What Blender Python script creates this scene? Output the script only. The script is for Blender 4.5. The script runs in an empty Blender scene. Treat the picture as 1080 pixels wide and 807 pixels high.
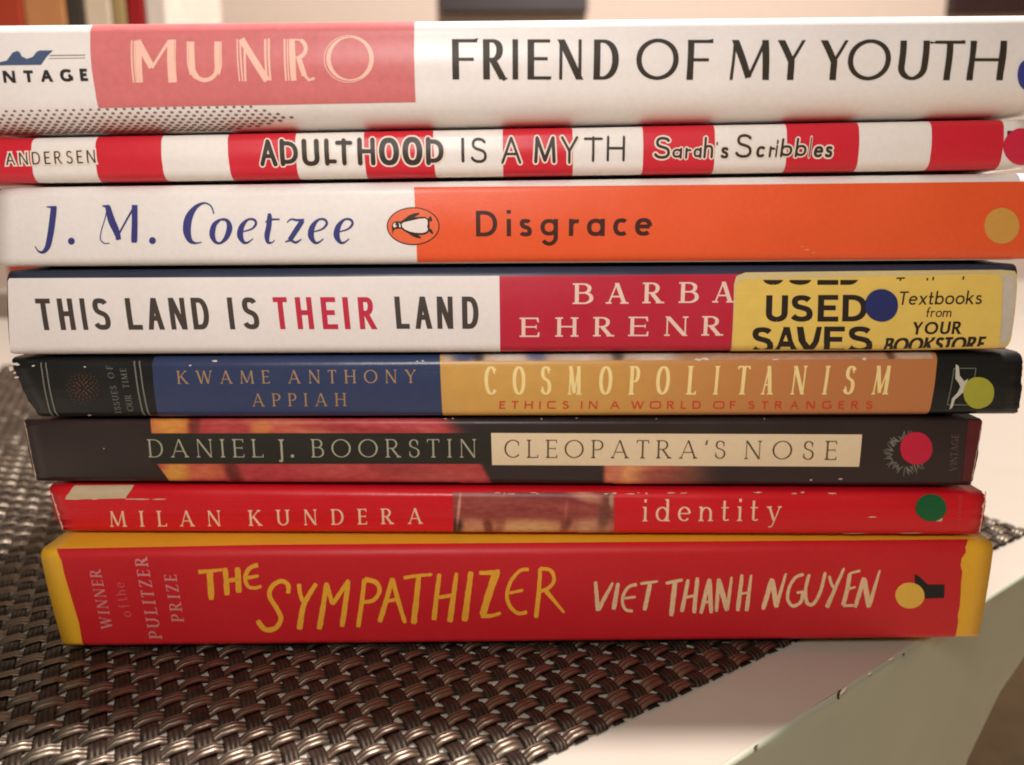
import bpy, bmesh, math, random
import numpy as np
from mathutils import Vector, Matrix, noise
from mathutils.geometry import delaunay_2d_cdt
random.seed(7)
C = bpy.context.scene
COL = C.collection
R = math.radians

# ------------------------------------------------------------------ camera
F = 850.0                      # focal length in photo pixels (photo 1080 x 807)
PITCH = math.atan(F / 4100.0)
ROLL = R(-0.32)
CAMPOS = Vector((0.0, -0.1673, 0.0970))
cam = bpy.data.cameras.new('camera')
camo = bpy.data.objects.new('camera', cam)
COL.objects.link(camo)
CAMROT = Matrix.Rotation(math.pi / 2 - PITCH, 3, 'X') @ Matrix.Rotation(ROLL, 3, 'Z')
camo.matrix_world = Matrix.Translation(CAMPOS) @ CAMROT.to_4x4()
cam.lens = 4.3
cam.sensor_width = 4.3 * 1080 / F
cam.clip_start = 0.005
cam.clip_end = 60
cam.dof.use_dof = True
cam.dof.focus_distance = 0.172
cam.dof.aperture_fstop = 2.0
C.camera = camo
C.render.resolution_x, C.render.resolution_y = 1024, 765
C.cycles.filter_width = 1.9
C.cycles.use_denoising = True

# ------------------------------------------------------------------ world, lamps, exposure
w = bpy.data.worlds.new('World')
C.world = w
w.use_nodes = True
w.node_tree.nodes['Background'].inputs[0].default_value = (1.0, 0.82, 0.56, 1)
w.node_tree.nodes['Background'].inputs[1].default_value = 0.115


def area(name, loc, target, size, power, col, shape='DISK'):
    l = bpy.data.lights.new(name, 'AREA')
    l.shape = shape
    l.size = size
    l.energy = power
    l.color = col
    o = bpy.data.objects.new(name, l)
    COL.objects.link(o)
    o.location = loc
    o.rotation_euler = (Vector(target) - Vector(loc)).to_track_quat('-Z', 'Y').to_euler()
    return o


pl = bpy.data.lights.new('ceiling_lamp', 'POINT')
pl.energy = 195.0
pl.shadow_soft_size = 0.055
pl.color = (1.0, 0.92, 0.91)
plo = bpy.data.objects.new('ceiling_lamp', pl)
COL.objects.link(plo)
plo.location = (0.30, 0.325, 1.5)
area('front_lamp', (-0.036, -0.190, 0.190), (-0.012, 0.0, 0.080), 0.08, 0.405, (1.0, 0.94, 0.91))
C.view_settings.view_transform = 'Standard'
C.view_settings.look = 'None'
C.view_settings.exposure = 0
C.view_settings.gamma = 1


# ------------------------------------------------------------------ materials
def lin(c):
    return tuple((x / 12.92 if x <= 0.04045 else ((x + 0.055) / 1.055) ** 2.4) for x in [v / 255 for v in c])


def mat(name, col, rough=0.5, spec=0.4, mottle=0.06, scale=900, bump=0.0, bscale=2500, coat=0.0):
    """principled paper / ink with a little mottling; col is sRGB 0-255"""
    m = bpy.data.materials.new(name)
    m.use_nodes = True
    nt = m.node_tree
    b = nt.nodes['Principled BSDF']
    c = lin(col)
    b.inputs['Roughness'].default_value = rough
    b.inputs['Specular IOR Level'].default_value = spec
    b.inputs['Coat Weight'].default_value = coat
    b.inputs['Coat Roughness'].default_value = 0.3
    tc = nt.nodes.new('ShaderNodeTexCoord')
    n = nt.nodes.new('ShaderNodeTexNoise')
    n.inputs['Scale'].default_value = scale
    n.inputs['Detail'].default_value = 5
    nt.links.new(tc.outputs['Object'], n.inputs['Vector'])
    n2 = nt.nodes.new('ShaderNodeTexNoise')
    n2.inputs['Scale'].default_value = scale / 22
    n2.inputs['Detail'].default_value = 3
    nt.links.new(tc.outputs['Object'], n2.inputs['Vector'])
    ad = nt.nodes.new('ShaderNodeMath')
    ad.operation = 'ADD'
    nt.links.new(n.outputs['Fac'], ad.inputs[0])
    nt.links.new(n2.outputs['Fac'], ad.inputs[1])
    rp = nt.nodes.new('ShaderNodeValToRGB')
    rp.color_ramp.elements[0].position = 0.3
    rp.color_ramp.elements[1].position = 0.7
    rp.color_ramp.elements[0].color = tuple(max(0, x * (1 - mottle)) for x in c) + (1,)
    rp.color_ramp.elements[1].color = tuple(min(1, x * (1 + mottle) + mottle * .02) for x in c) + (1,)
    hf = nt.nodes.new('ShaderNodeMath')
    hf.operation = 'MULTIPLY'
    hf.inputs[1].default_value = 0.5
    nt.links.new(ad.outputs[0], hf.inputs[0])
    nt.links.new(hf.outputs[0], rp.inputs['Fac'])
    nt.links.new(rp.outputs['Color'], b.inputs['Base Color'])
    rm = nt.nodes.new('ShaderNodeMapRange')
    rm.inputs['From Min'].default_value = 0.3
    rm.inputs['From Max'].default_value = 0.7
    rm.inputs['To Min'].default_value = max(.05, rough - .09)
    rm.inputs['To Max'].default_value = min(1, rough + .09)
    nt.links.new(n2.outputs['Fac'], rm.inputs['Value'])
    nt.links.new(rm.outputs[0], b.inputs['Roughness'])
    if bump:
        nb = nt.nodes.new('ShaderNodeTexNoise')
        nb.inputs['Scale'].default_value = bscale
        nb.inputs['Detail'].default_value = 3
        nt.links.new(tc.outputs['Object'], nb.inputs['Vector'])
        bp = nt.nodes.new('ShaderNodeBump')
        bp.inputs['Strength'].default_value = bump
        bp.inputs['Distance'].default_value = 0.0002
        nt.links.new(nb.outputs['Fac'], bp.inputs['Height'])
        nt.links.new(bp.outputs['Normal'], b.inputs['Normal'])
        nd = nt.nodes.new('ShaderNodeTexNoise')
        nd.inputs['Scale'].default_value = 75
        nd.inputs['Detail'].default_value = 2
        nt.links.new(tc.outputs['Object'], nd.inputs['Vector'])
        bq = nt.nodes.new('ShaderNodeBump')
        bq.inputs['Strength'].default_value = 0.35
        bq.inputs['Distance'].default_value = 0.0006
        nt.links.new(nd.outputs['Fac'], bq.inputs['Height'])
        nt.links.new(bq.outputs['Normal'], bp.inputs['Normal'])
    return m


def attr_mat(name, rough=0.42):
    """printed picture: colour comes from the mesh's own colour attribute"""
    m = bpy.data.materials.new(name)
    m.use_nodes = True
    nt = m.node_tree
    b = nt.nodes['Principled BSDF']
    a = nt.nodes.new('ShaderNodeAttribute')
    a.attribute_name = 'print'
    nt.links.new(a.outputs['Color'], b.inputs['Base Color'])
    b.inputs['Roughness'].default_value = rough
    b.inputs['Specular IOR Level'].default_value = 0.4
    return m


def pages_mat():
    m = mat('page_edges', (214, 196, 164), 0.85, 0.1)
    nt = m.node_tree
    b = nt.nodes['Principled BSDF']
    tc = nt.nodes.new('ShaderNodeTexCoord')
    mp = nt.nodes.new('ShaderNodeMapping')
    mp.inputs['Scale'].default_value = (6, 6, 9000)
    nt.links.new(tc.outputs['Object'], mp.inputs[0])
    n = nt.nodes.new('ShaderNodeTexNoise')
    n.inputs['Scale'].default_value = 1
    n.inputs['Detail'].default_value = 3
    nt.links.new(mp.outputs[0], n.inputs['Vector'])
    rp = nt.nodes.new('ShaderNodeValToRGB')
    rp.color_ramp.elements[0].position = 0.35
    rp.color_ramp.elements[0].color = lin((150, 130, 100)) + (1,)
    rp.color_ramp.elements[1].position = 0.6
    rp.color_ramp.elements[1].color = lin((222, 206, 176)) + (1,)
    nt.links.new(n.outputs['Fac'], rp.inputs['Fac'])
    nt.links.new(rp.outputs['Color'], b.inputs['Base Color'])
    return m


M = {}
PAGES = pages_mat()


# ------------------------------------------------------------------ photo ray helper (only used to read off sizes and places)
def ray(X, Y):
    d = CAMROT @ Vector(((X - 540) / F, -(Y - 403.5) / F, -1.0))
    return d


def on_ground(X, Y, z=0.0):
    d = ray(X, Y)
    t = (z - CAMPOS.z) / d.z
    return CAMPOS + d * t


def on_y(X, Y, y):
    d = ray(X, Y)
    t = (y - CAMPOS.y) / d.y
    return CAMPOS + d * t


def tag(o, label=None, cat=None, group=None, kind=None):
    if label: o['label'] = label
    if cat: o['category'] = cat
    if group: o['group'] = group
    if kind: o['kind'] = kind
    return o


def empty(name, loc):
    o = bpy.data.objects.new(name, None)
    o.empty_display_size = 0.01
    o.location = loc
    COL.objects.link(o)
    return o


def link_mesh(name, verts, faces, m, parent=None, smooth=False, colors=None):
    off = Vector(parent['_w']) if parent is not None and '_w' in parent else Vector((0, 0, 0))
    me = bpy.data.meshes.new(name)
    me.from_pydata([tuple(Vector(v) - off) for v in verts], [], faces)
    me.update()
    if colors is not None:
        ca = me.color_attributes.new('print', 'FLOAT_COLOR', 'POINT')
        for i, c in enumerate(colors):
            ca.data[i].color = (c[0], c[1], c[2], 1)
    if smooth:
        me.polygons.foreach_set('use_smooth', [True] * len(me.polygons))
    o = bpy.data.objects.new(name, me)
    me.materials.append(m)
    COL.objects.link(o)
    if parent is not None:
        o.parent = parent
        if '_w' in parent:
            o['_w'] = parent['_w']
    return o


# ------------------------------------------------------------------ setting: floor, wall, table, placemat
def box_mesh(x0, x1, y0, y1, z0, z1):
    v = [(x0, y0, z0), (x1, y0, z0), (x1, y1, z0), (x0, y1, z0), (x0, y0, z1), (x1, y0, z1), (x1, y1, z1), (x0, y1, z1)]
    f = [(0, 3, 2, 1), (4, 5, 6, 7), (0, 1, 5, 4), (1, 2, 6, 5), (2, 3, 7, 6), (3, 0, 4, 7)]
    return v, f


floor_m = mat('floor_boards', (206, 190, 164), 0.6, 0.3, 0.25, 30)
tag(link_mesh('floor', [(-6, -6, -0.46), (6, -6, -0.46), (6, 6, -0.46), (-6, 6, -0.46)], [(0, 1, 2, 3)], floor_m), kind='structure')
wall_m = mat('wall_paint', (212, 192, 174), 0.9, 0.1, 0.03, 40)
v, f = box_mesh(-4, 4, 1.9, 2.0, -0.46, 2.4)
tag(link_mesh('wall', v, f, wall_m), kind='structure')

ta = on_ground(797, 789).to_2d()
tb = on_ground(1076, 610).to_2d()
tdir = (tb - ta).normalized()
tnor = Vector((-tdir.y, tdir.x))          # towards the back left


def table():
    """white table: slab with softly rounded front edge, panel side that leans in"""
    root = empty('white_table', (ta.x, ta.y, -0.46))
    root['_w'] = (ta.x, ta.y, -0.46)
    tag(root, 'white painted table with chipped edge and side coloured in its grey green shade, under the placemat', 'table')
    tw = mat('table_white', (176, 167, 153), 0.33, 0.45, 0.03, 60)
    ts = mat('table_white_shaded', (174, 176, 154), 0.45, 0.35, 0.08, 26)  # the same white board, its grey green shade put into the colour
    # top sheet, flat; the rounded rim belongs to the side
    r = 0.0009
    n = 140
    V, Fc = [], []
    prof = [(1.25, 0.0), (r, 0.0), (r, -0.002), (1.25, -0.002)]
    for i in range(n + 1):
        s = -0.55 + 1.75 * i / n
        for t, z in prof:
            p = ta + tdir * s + tnor * t
            V.append((p.x, p.y, z))
    m_ = 4
    for i in range(n):
        for k in range(m_):
            a, b = i * m_ + k, i * m_ + (k + 1) % m_
            Fc.append((a, a + m_, b + m_, b))
    Fc.append(tuple(range(m_)))
    Fc.append(tuple(n * m_ + k for k in reversed(range(m_))))
    link_mesh('tabletop', V, Fc, tw, root)

    def on_side(X, Y):
        d = ray(X, Y).normalized()
        t = ((ta - CAMPOS.to_2d()).dot(tnor)) / (d.to_2d().dot(tnor))
        return CAMPOS + d * t
    # side: rolls over the rim, then hangs down with soft waves; its far end slants inwards
    e1 = on_side(1075, 705)
    e2 = on_side(1030, 807)
    s1 = (e1.to_2d() - ta).dot(tdir)
    s2 = (e2.to_2d() - ta).dot(tdir)
    V, Fc = [], []
    N, K = 200, 20
    rows = []
    for k in range(0, 9):
        a = R(90 - 90 * k / 8)
        rows.append((r - r * math.cos(a), -r + r * math.sin(a)))
    for j in range(1, K + 1):
        rows.append((0.0, -r + (-0.46 + r) * (j / K) ** 1.6))
    for (t, z) in rows:
        send = s1 + (s2 - s1) * (z - e1.z) / (e2.z - e1.z)
        send = max(send, s1 - 0.35)
        dep = min(1, max(0, (-z - .003) * 28))
        for i in range(N + 1):
            s = -0.55 + (send + 0.55) * i / N
            wv = 0.0016 * noise.noise(Vector((s * 50 + z * 14, z * 5, 1))) + 0.0060 * noise.noise(Vector((s * 27 + z * 9, z * 3, 7)))
            wb = 0.00035 * noise.noise(Vector((s * 60, 3, 0)))
            p = ta + tdir * s + tnor * (t + wv * dep + (wb if t > 0 and t < r else 0))
            V.append((p.x, p.y, z))
    for j in range(len(rows) - 1):
        for i in range(N):
            a = j * (N + 1) + i
            Fc.append((a, a + N + 1, a + N + 2, a + 1))
    link_mesh('side_panel', V, Fc, ts, root, True)
    # chips in the painted edge, with a highlight painted on beside one
    dk = mat('bare_board', (64, 54, 44), 0.8, 0.1)
    lt = mat('chip_rim_highlight', (240, 226, 208), 0.6, 0.2)

    def flat(name, pts, m, z):
        link_mesh(name, [tuple(on_ground(X, Y, z)) for X, Y in pts], [tuple(range(len(pts)))], m, root)
    flat('chip_or_highlight', [(883.6, 738), (882.4, 733), (884, 729), (887.6, 726.6), (885.6, 730.6), (885, 734), (885.6, 737.6)], dk, .0003)
    flat('chip_or_highlight', [(885.6, 735), (886.4, 730.6), (890, 726.6), (893.6, 724), (891, 729.4), (888.4, 731.4)], lt, .0003)  # highlight by the chip, laid on as pale colour
    flat('chip_or_highlight', [(794.4, 790), (796, 786.8), (800, 784.4), (798.6, 788), (796.4, 791)], dk, .0003)
    flat('chip_or_highlight', [(914, 712), (917, 709.6), (919.6, 709.4), (917.4, 712)], lt, .0003)
    flat('chip_or_highlight', [(936, 697), (940, 694), (943, 693.4), (940, 696.6)], lt, .0003)
    flat('chip_or_highlight', [(951.6, 691.4), (953, 688.6), (954.4, 689), (953, 691.6)], dk, .0003)
    # legs
    lm = ts
    for (s, t) in ((-0.5, 1.15), (1.1, 1.15), (1.1, 0.06)):
        p = ta + tdir * s + tnor * t
        v, f = box_mesh(p.x - .02, p.x + .02, p.y - .02, p.y + .02, -0.46, -0.0016)
        link_mesh('leg', v, f, lm, root)
    return root


table()


# two strands of the weave: the shinier one runs along the near right edge
def strand_mat(name, c0, c1, rough, spec=1.0, ior=1.5):
    m = bpy.data.materials.new(name)
    m.use_nodes = True
    nt = m.node_tree
    b = nt.nodes['Principled BSDF']
    uv = nt.nodes.new('ShaderNodeUVMap')
    uv.uv_map = 'UVMap'
    sp = nt.nodes.new('ShaderNodeSeparateXYZ')
    nt.links.new(uv.outputs[0], sp.inputs[0])
    # v across the ribbon 0..1 -> four thin filaments side by side
    mu = nt.nodes.new('ShaderNodeMath'); mu.operation = 'MULTIPLY'; mu.inputs[1].default_value = math.pi * 3
    nt.links.new(sp.outputs['Y'], mu.inputs[0])
    sn = nt.nodes.new('ShaderNodeMath'); sn.operation = 'SINE'
    nt.links.new(mu.outputs[0], sn.inputs[0])
    ab = nt.nodes.new('ShaderNodeMath'); ab.operation = 'ABSOLUTE'
    nt.links.new(sn.outputs[0], ab.inputs[0])
    bp = nt.nodes.new('ShaderNodeBump')
    bp.inputs['Strength'].default_value = 0.85
    bp.inputs['Distance'].default_value = 0.00022
    nt.links.new(ab.outputs[0], bp.inputs['Height'])
    nt.links.new(bp.outputs['Normal'], b.inputs['Normal'])
    tc = nt.nodes.new('ShaderNodeTexCoord')
    n = nt.nodes.new('ShaderNodeTexNoise')
    n.inputs['Scale'].default_value = 330
    n.inputs['Detail'].default_value = 4
    nt.links.new(tc.outputs['Object'], n.inputs['Vector'])
    rp = nt.nodes.new('ShaderNodeValToRGB')
    rp.color_ramp.elements[0].position = 0.35
    rp.color_ramp.elements[1].position = 0.68
    rp.color_ramp.elements[0].color = lin(c0) + (1,)
    rp.color_ramp.elements[1].color = lin(c1) + (1,)
    nt.links.new(n.outputs['Fac'], rp.inputs['Fac'])
    mx = nt.nodes.new('ShaderNodeMix'); mx.data_type = 'RGBA'; mx.blend_type = 'MULTIPLY'
    mx.inputs[0].default_value = 0.75
    rp2 = nt.nodes.new('ShaderNodeValToRGB')
    rp2.color_ramp.elements[0].color = (0.25, 0.23, 0.2, 1)
    rp2.color_ramp.elements[1].color = (1, 1, 1, 1)
    rp2.color_ramp.elements[1].position = 0.5
    nt.links.new(ab.outputs[0], rp2.inputs['Fac'])
    nt.links.new(rp.outputs['Color'], mx.inputs[6])
    nt.links.new(rp2.outputs['Color'], mx.inputs[7])
    nt.links.new(mx.outputs[2], b.inputs['Base Color'])
    b.inputs['Roughness'].default_value = rough
    b.inputs['Specular IOR Level'].default_value = spec
    b.inputs['IOR'].default_value = ior
    b.inputs['Specular Tint'].default_value = (1.0, 0.84, 0.62, 1)
    return m


def placemat():
    cor = on_ground(1087, 563).to_2d()
    ad = (on_ground(600, 790).to_2d() - on_ground(1076, 568).to_2d()).normalized()   # along the near right edge, towards the front
    ang = math.atan2(-ad.y, -ad.x)
    bd = Vector((math.cos(ang + R(82)), math.sin(ang + R(82))))
    LA, LB = 0.325, 0.53
    root = empty('placemat', (cor.x, cor.y, 0))
    root['_w'] = (cor.x, cor.y, 0)
    tag(root, 'dark brown basket woven vinyl placemat with shiny strands under the stack', 'placemat')
    PA, PB = 0.0046, 0.0043        # pitch along a (spacing of b strands) and along b (spacing of a strands)
    na, nb = int(LA / PA), int(LB / PB)
    amp = 0.00045
    z0 = 0.00085
    rnd = random.Random(3)

    def ribbons(count, pitch, other_n, other_pitch, along, across, width, parity, name, m, crown):
        V, Fc, UV = [], [], []
        SUB = 5
        prof = [(-.5, -1.25 * crown), (-.33, -.4 * crown), (-.12, 0), (.12, 0), (.33, -.4 * crown), (.5, -1.25 * crown)]
        for i in range(count):
            c = (i + .5) * pitch + rnd.uniform(-.1, .1) * pitch * .5
            wd = width * rnd.uniform(.88, 1.12)
            tilt = rnd.uniform(-.15, .15)
            base = len(V)
            n = other_n * SUB
            for k in range(n + 1):
                q = k / SUB
                t = q * other_pitch
                sg = math.sin(math.pi * q) * (1 if (i + parity) % 2 == 0 else -1)
                z = z0 + amp * max(-1, min(1, sg * 1.6)) + rnd.uniform(-1, 1) * .00003
                if k in (0, n): z = z0 - .0003
                for (u, dz) in prof:
                    uu = c + u * wd
                    p = cor + along * t + across * uu
                    V.append((p.x, p.y, z + dz + tilt * u * wd))
                    UV.append((q, u + .5))
            np_ = len(prof)
            for k in range(n):
                for j in range(np_ - 1):
                    a = base + k * np_ + j
                    Fc.append((a, a + np_, a + np_ + 1, a + 1))
        o = link_mesh(name, V, Fc, m, root, True)
        me = o.data
        ul = me.uv_layers.new(name='UVMap')
        arr = np.array(UV, dtype=np.float32)
        li = np.zeros(len(me.loops), dtype=np.int32)
        me.loops.foreach_get('vertex_index', li)
        ul.data.foreach_set('uv', arr[li].ravel())
        return o
    ma = strand_mat('strand_light', (30, 24, 20), (64, 52, 42), 0.40, 1.0, 1.82)
    mb = strand_mat('strand_dark', (22, 17, 14), (50, 38, 31), 0.5, 0.4)
    # a strands run along ad, spaced along bd
    ribbons(nb, PB, na, PA, ad, bd, 0.0032, 0, 'weft_strands', ma, .00018)
    ribbons(na, PA, nb, PB, bd, ad, 0.0031, 1, 'warp_strands', mb, .00014)


placemat()


# ------------------------------------------------------------------ books: section of a soft cover, swept along the spine
class Book:
    def __init__(s, label, y0, ys, zb, zt, rb, rt, ends, depth, cover_m, bulge=0.0003, group='books in the stack', rag=0.0):
        """zb, zt: (at x=-.1, at x=+.1); ends = ((XtopL,YtopL),(XbotL,YbotL),(XtopR,YtopR),(XbotR,YbotR)) in photo pixels"""
        # the hinge: near the spine the cover sits a little inside the full thickness, which leaves a dark slit between neighbours
        s.db = 0.0 if zb is Z0 else 0.00042
        s.dt = 0.0 if zt is ZT else 0.00042
        zb = (zb[0] + s.db, zb[1] + s.db)
        zt = (zt[0] - s.dt, zt[1] - s.dt)
        s.y0, s.ys, s.zb_, s.zt_, s.rb, s.rt, s.depth, s.bulge = y0, ys, zb, zt, rb, rt, depth, bulge
        s.root = empty('paperback_book', (0, y0, s.zb(0)))
        s.root['_w'] = (0.0, y0, s.zb(0))
        tag(s.root, label, 'book', group)
        def face(X, Y):
            p = on_y(X, Y, y0)
            for _ in range(4): p = on_y(X, Y, s.yf(p.x))
            return p
        s.xl = [face(*ends[0]), face(*ends[1])]
        s.xr = [face(*ends[2]), face(*ends[3])]
        s.cover_m = cover_m
        s.layer = 0
        # cover
        vs = [-depth, -depth * .6, -depth * .25, -.016, -.0135, -.011, -.0085, -.006, -.003]
        vs += [i / 8 for i in range(0, 8)] + [1 + i / 12 for i in range(0, 12)] + [2 + i / 8 for i in range(0, 9)]
        vs += [3.003, 3.006, 3.0085, 3.011, 3.0135, 3.016, 3 + depth * .25, 3 + depth * .6, 3 + depth]
        N = 60
        V, Fc = [], []
        for vv in vs:
            a, b = s.end(vv)
            for i in range(N + 1):
                x = a + (b - a) * i / N
                rg = 0
                if rag and i in (0, N):
                    rg = rag * noise.noise(Vector((vv * 5.3, i, y0 * 100))) * (1 if i == 0 else -1)
                V.append(s.S(x + rg, vv))
        for j in range(len(vs) - 1):
            for i in range(N):
                k = j * (N + 1) + i
                Fc.append((k, k + 1, k + N + 2, k + N + 1))
        o = link_mesh('cover', V, Fc, cover_m, s.root, True)
        md = o.modifiers.new('thick', 'SOLIDIFY')
        md.thickness = 0.00035
        md.offset = -1
        # pages
        V, Fc = [], []
        y_in = max(rb, rt) * 1.05
        for (vv, y, top) in ((1.1, y_in, 0), (1.1, depth, 0), (1.9, depth, 1), (1.9, y_in, 1)):
            a, b = s.end(vv)
            for x in (a + .0006, b - .0006):
                z = (s.zt(x) - .0005) if top else (s.zb(x) + .0005)
                V.append((x, s.yf(x) + y, z))
        Fc = [(0, 2, 4, 6), (1, 7, 5, 3), (0, 1, 3, 2), (2, 3, 5, 4), (4, 5, 7, 6), (6, 7, 1, 0)]
        o = link_mesh('pages', V, Fc, PAGES, s.root)
        bm = bmesh.new(); bm.from_mesh(o.data)
        bmesh.ops.recalc_face_normals(bm, faces=bm.faces); 
        bm.to_mesh(o.data); bm.free()

    def yf(s, x): return s.y0 + s.ys * x
    def zb(s, x): return s.zb_[0] + (s.zb_[1] - s.zb_[0]) * (x + .1) / .2
    def zt(s, x): return s.zt_[0] + (s.zt_[1] - s.zt_[0]) * (x + .1) / .2

    def end(s, v):
        z = s.zlocal(v)
        def f(p):
            t = (z - p[1].z) / (p[0].z - p[1].z)
            t = max(-.15, min(1.15, t))
            return p[1].x + (p[0].x - p[1].x) * t
        return f(s.xl), f(s.xr)

    def zlocal(s, v, x=0.0):
        return s.S(x, v)[2]

    def S(s, x, v, off=0.0):
        yf, zb, zt, rb, rt = s.yf(x), s.zb(x), s.zt(x), s.rb, s.rt
        if v < 0:
            k = max(0, min(1, (-v - .006) / .010))
            return (x, yf + rb - v, zb - off - s.db * k * k * (3 - 2 * k))
        if v < 1:
            t = v * math.pi / 2
            return (x, yf + rb - (rb + off) * math.sin(t), zb + rb - (rb + off) * math.cos(t))
        if v <= 2:
            q = v - 1
            return (x, yf - off - s.bulge * math.sin(math.pi * q), zb + rb + q * (zt - zb - rb - rt))
        if v <= 3:
            t = (v - 2) * math.pi / 2
            return (x, yf + rt - (rt + off) * math.cos(t), zt - rt + (rt + off) * math.sin(t))
        k = max(0, min(1, (v - 3.006) / .010))
        return (x, yf + rt + (v - 3), zt + off + s.dt * k * k * (3 - 2 * k))

    def inside(s, p):
        yf, zb, zt = s.yf(p.x), s.zb(p.x), s.zt(p.x)
        if p.z > zt or p.z < zb: return False
        if p.z > zt - s.rt:
            h = (p.z - zt + s.rt)
            return p.y > yf + s.rt - math.sqrt(max(0, s.rt ** 2 - h * h))
        if p.z < zb + s.rb:
            h = (zb + s.rb - p.z)
            return p.y > yf + s.rb - math.sqrt(max(0, s.rb ** 2 - h * h))
        q = (p.z - zb - s.rb) / (zt - zb - s.rb - s.rt)
        return p.y > yf - s.bulge * math.sin(math.pi * q)

    def uv(s, X, Y):
        d = ray(X, Y)
        ya = s.y0 - .006 - abs(s.ys) * .15
        yb_ = s.y0 + .012 + abs(s.ys) * .15
        ta_, tb_ = (ya - CAMPOS.y) / d.y, (yb_ - CAMPOS.y) / d.y
        hit = None
        n = 60
        prev = ta_
        for k in range(1, n + 1):
            t = ta_ + (tb_ - ta_) * k / n
            if s.inside(CAMPOS + d * t):
                hit = (prev, t); break
            prev = t
        if hit is None:
            # above or below the section: clamp to its edge
            t = (s.y0 - CAMPOS.y) / d.y
            p = CAMPOS + d * t
            return (p.x, 2.95 if p.z > s.zt(p.x) - .3 * s.rt else .05)
        a, b = hit
        for _ in range(22):
            m_ = (a + b) / 2
            if s.inside(CAMPOS + d * m_): b = m_
            else: a = m_
        p = CAMPOS + d * b
        zb, zt = s.zb(p.x), s.zt(p.x)
        if p.z > zt - s.rt:
            v = 2 + math.asin(min(1, (p.z - zt + s.rt) / s.rt)) / (math.pi / 2)
        elif p.z < zb + s.rb:
            v = 1 - math.asin(min(1, (zb + s.rb - p.z) / s.rb)) / (math.pi / 2)
        else:
            v = 1 + (p.z - zb - s.rb) / (zt - zb - s.rb - s.rt)
        return (p.x, v)

    # -- decals -------------------------------------------------------
    def lay(s, name, polys, m, off, cut=True, parent=None, smooth=True):
        """polys: list of (verts, faces) in (x, v) space -> thin sheet on the cover"""
        bm = bmesh.new()
        K = 0.01
        for verts, faces in polys:
            bv = [bm.verts.new((x, v * K, 0)) for x, v in verts]
            for f in faces:
                try: bm.faces.new([bv[i] for i in f])
                except ValueError: pass
        if cut:
            for b in [i / 8 for i in range(0, 9)] + [1 + i / 12 for i in range(1, 12)] + [2 + i / 8 for i in range(0, 9)]:
                g = bm.verts[:] + bm.edges[:] + bm.faces[:]
                bmesh.ops.bisect_plane(bm, geom=g, plane_co=(0, b * K, 0), plane_no=(0, 1, 0), dist=1e-7)
        V = [s.S(v.co.x, v.co.y / K, off) for v in bm.verts]
        bm.verts.index_update()
        Fc = [tuple(v.index for v in f.verts) for f in bm.faces]
        bm.free()
        # make faces look outwards (towards -y / up)
        out = []
        for f in Fc:
            a, b, c = (Vector(V[f[0]]), Vector(V[f[1]]), Vector(V[f[2]]))
            nn = (b - a).cross(c - a)
            if nn.dot(Vector((0, -1, .2))) < 0: f = f[::-1]
            out.append(f)
        return link_mesh(name, V, out, m, parent or s.root, smooth)

    def panel(s, name, pts, m, off=0.00006, parent=None):
        """closed outline in photo pixels"""
        ring = []
        for i in range(len(pts)):
            a, b = pts[i], pts[(i + 1) % len(pts)]
            n = max(1, int(math.hypot(b[0] - a[0], b[1] - a[1]) / 25))
            for k in range(n):
                ring.append((a[0] + (b[0] - a[0]) * k / n, a[1] + (b[1] - a[1]) * k / n))
        uv = [s.uv(*p) for p in ring]
        return s.lay(name, [cdt([uv], 0.01)], m, off, True, parent)

    def strip(s, name, bounds, m, off=0.00006, vlo=-0.02, vhi=3.02, parent=None):
        """bounds: list of ((Xt,Yt),(Xb,Yb) left, (Xt,Yt),(Xb,Yb) right): stripes that run right round the spine"""
        polys = []
        for (lt, lb, rt_, rb_) in bounds:
            q = []
            def side(t, b):
                tu, tv = s.uv(*t); bu, bv = s.uv(*b)
                if abs(tv - bv) < 1e-6: bv -= .1
                return lambda v: bu + (tu - bu) * max(-.25, min(1.25, (v - bv) / (tv - bv)))
            fl, fr = side(lt, lb), side(rt_, rb_)
            vs = [vlo] + [x for x in [i / 8 for i in range(0, 25)] if vlo < x < vhi] + [vhi]
            n = 6
            ver, fac = [], []
            for v in vs:
                for k in range(n + 1):
                    ver.append((fl(v) + (fr(v) - fl(v)) * k / n, v))
            for j in range(len(vs) - 1):
                for k in range(n):
                    a = j * (n + 1) + k
                    fac.append((a, a + 1, a + n + 2, a + n + 1))
            polys.append((ver, fac))
        return s.lay(name, polys, m, off, True, parent)

    def dot(s, name, cx, cy, rx, ry, m, off=0.00025, wob=0.02, parent=None):
        pts = []
        for k in range(40):
            a = 2 * math.pi * k / 40
            q = 1 + wob * noise.noise(Vector((math.cos(a) * 1.5, math.sin(a) * 1.5, cx)))
            pts.append((cx + rx * q * math.cos(a), cy + ry * q * math.sin(a)))
        uv = [s.uv(*p) for p in pts]
        o = s.lay(name, [cdt([uv], 0.01)], m, off, True, parent, False)
        md = o.modifiers.new('t', 'SOLIDIFY'); md.thickness = .0002; md.offset = -1
        return o

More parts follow.
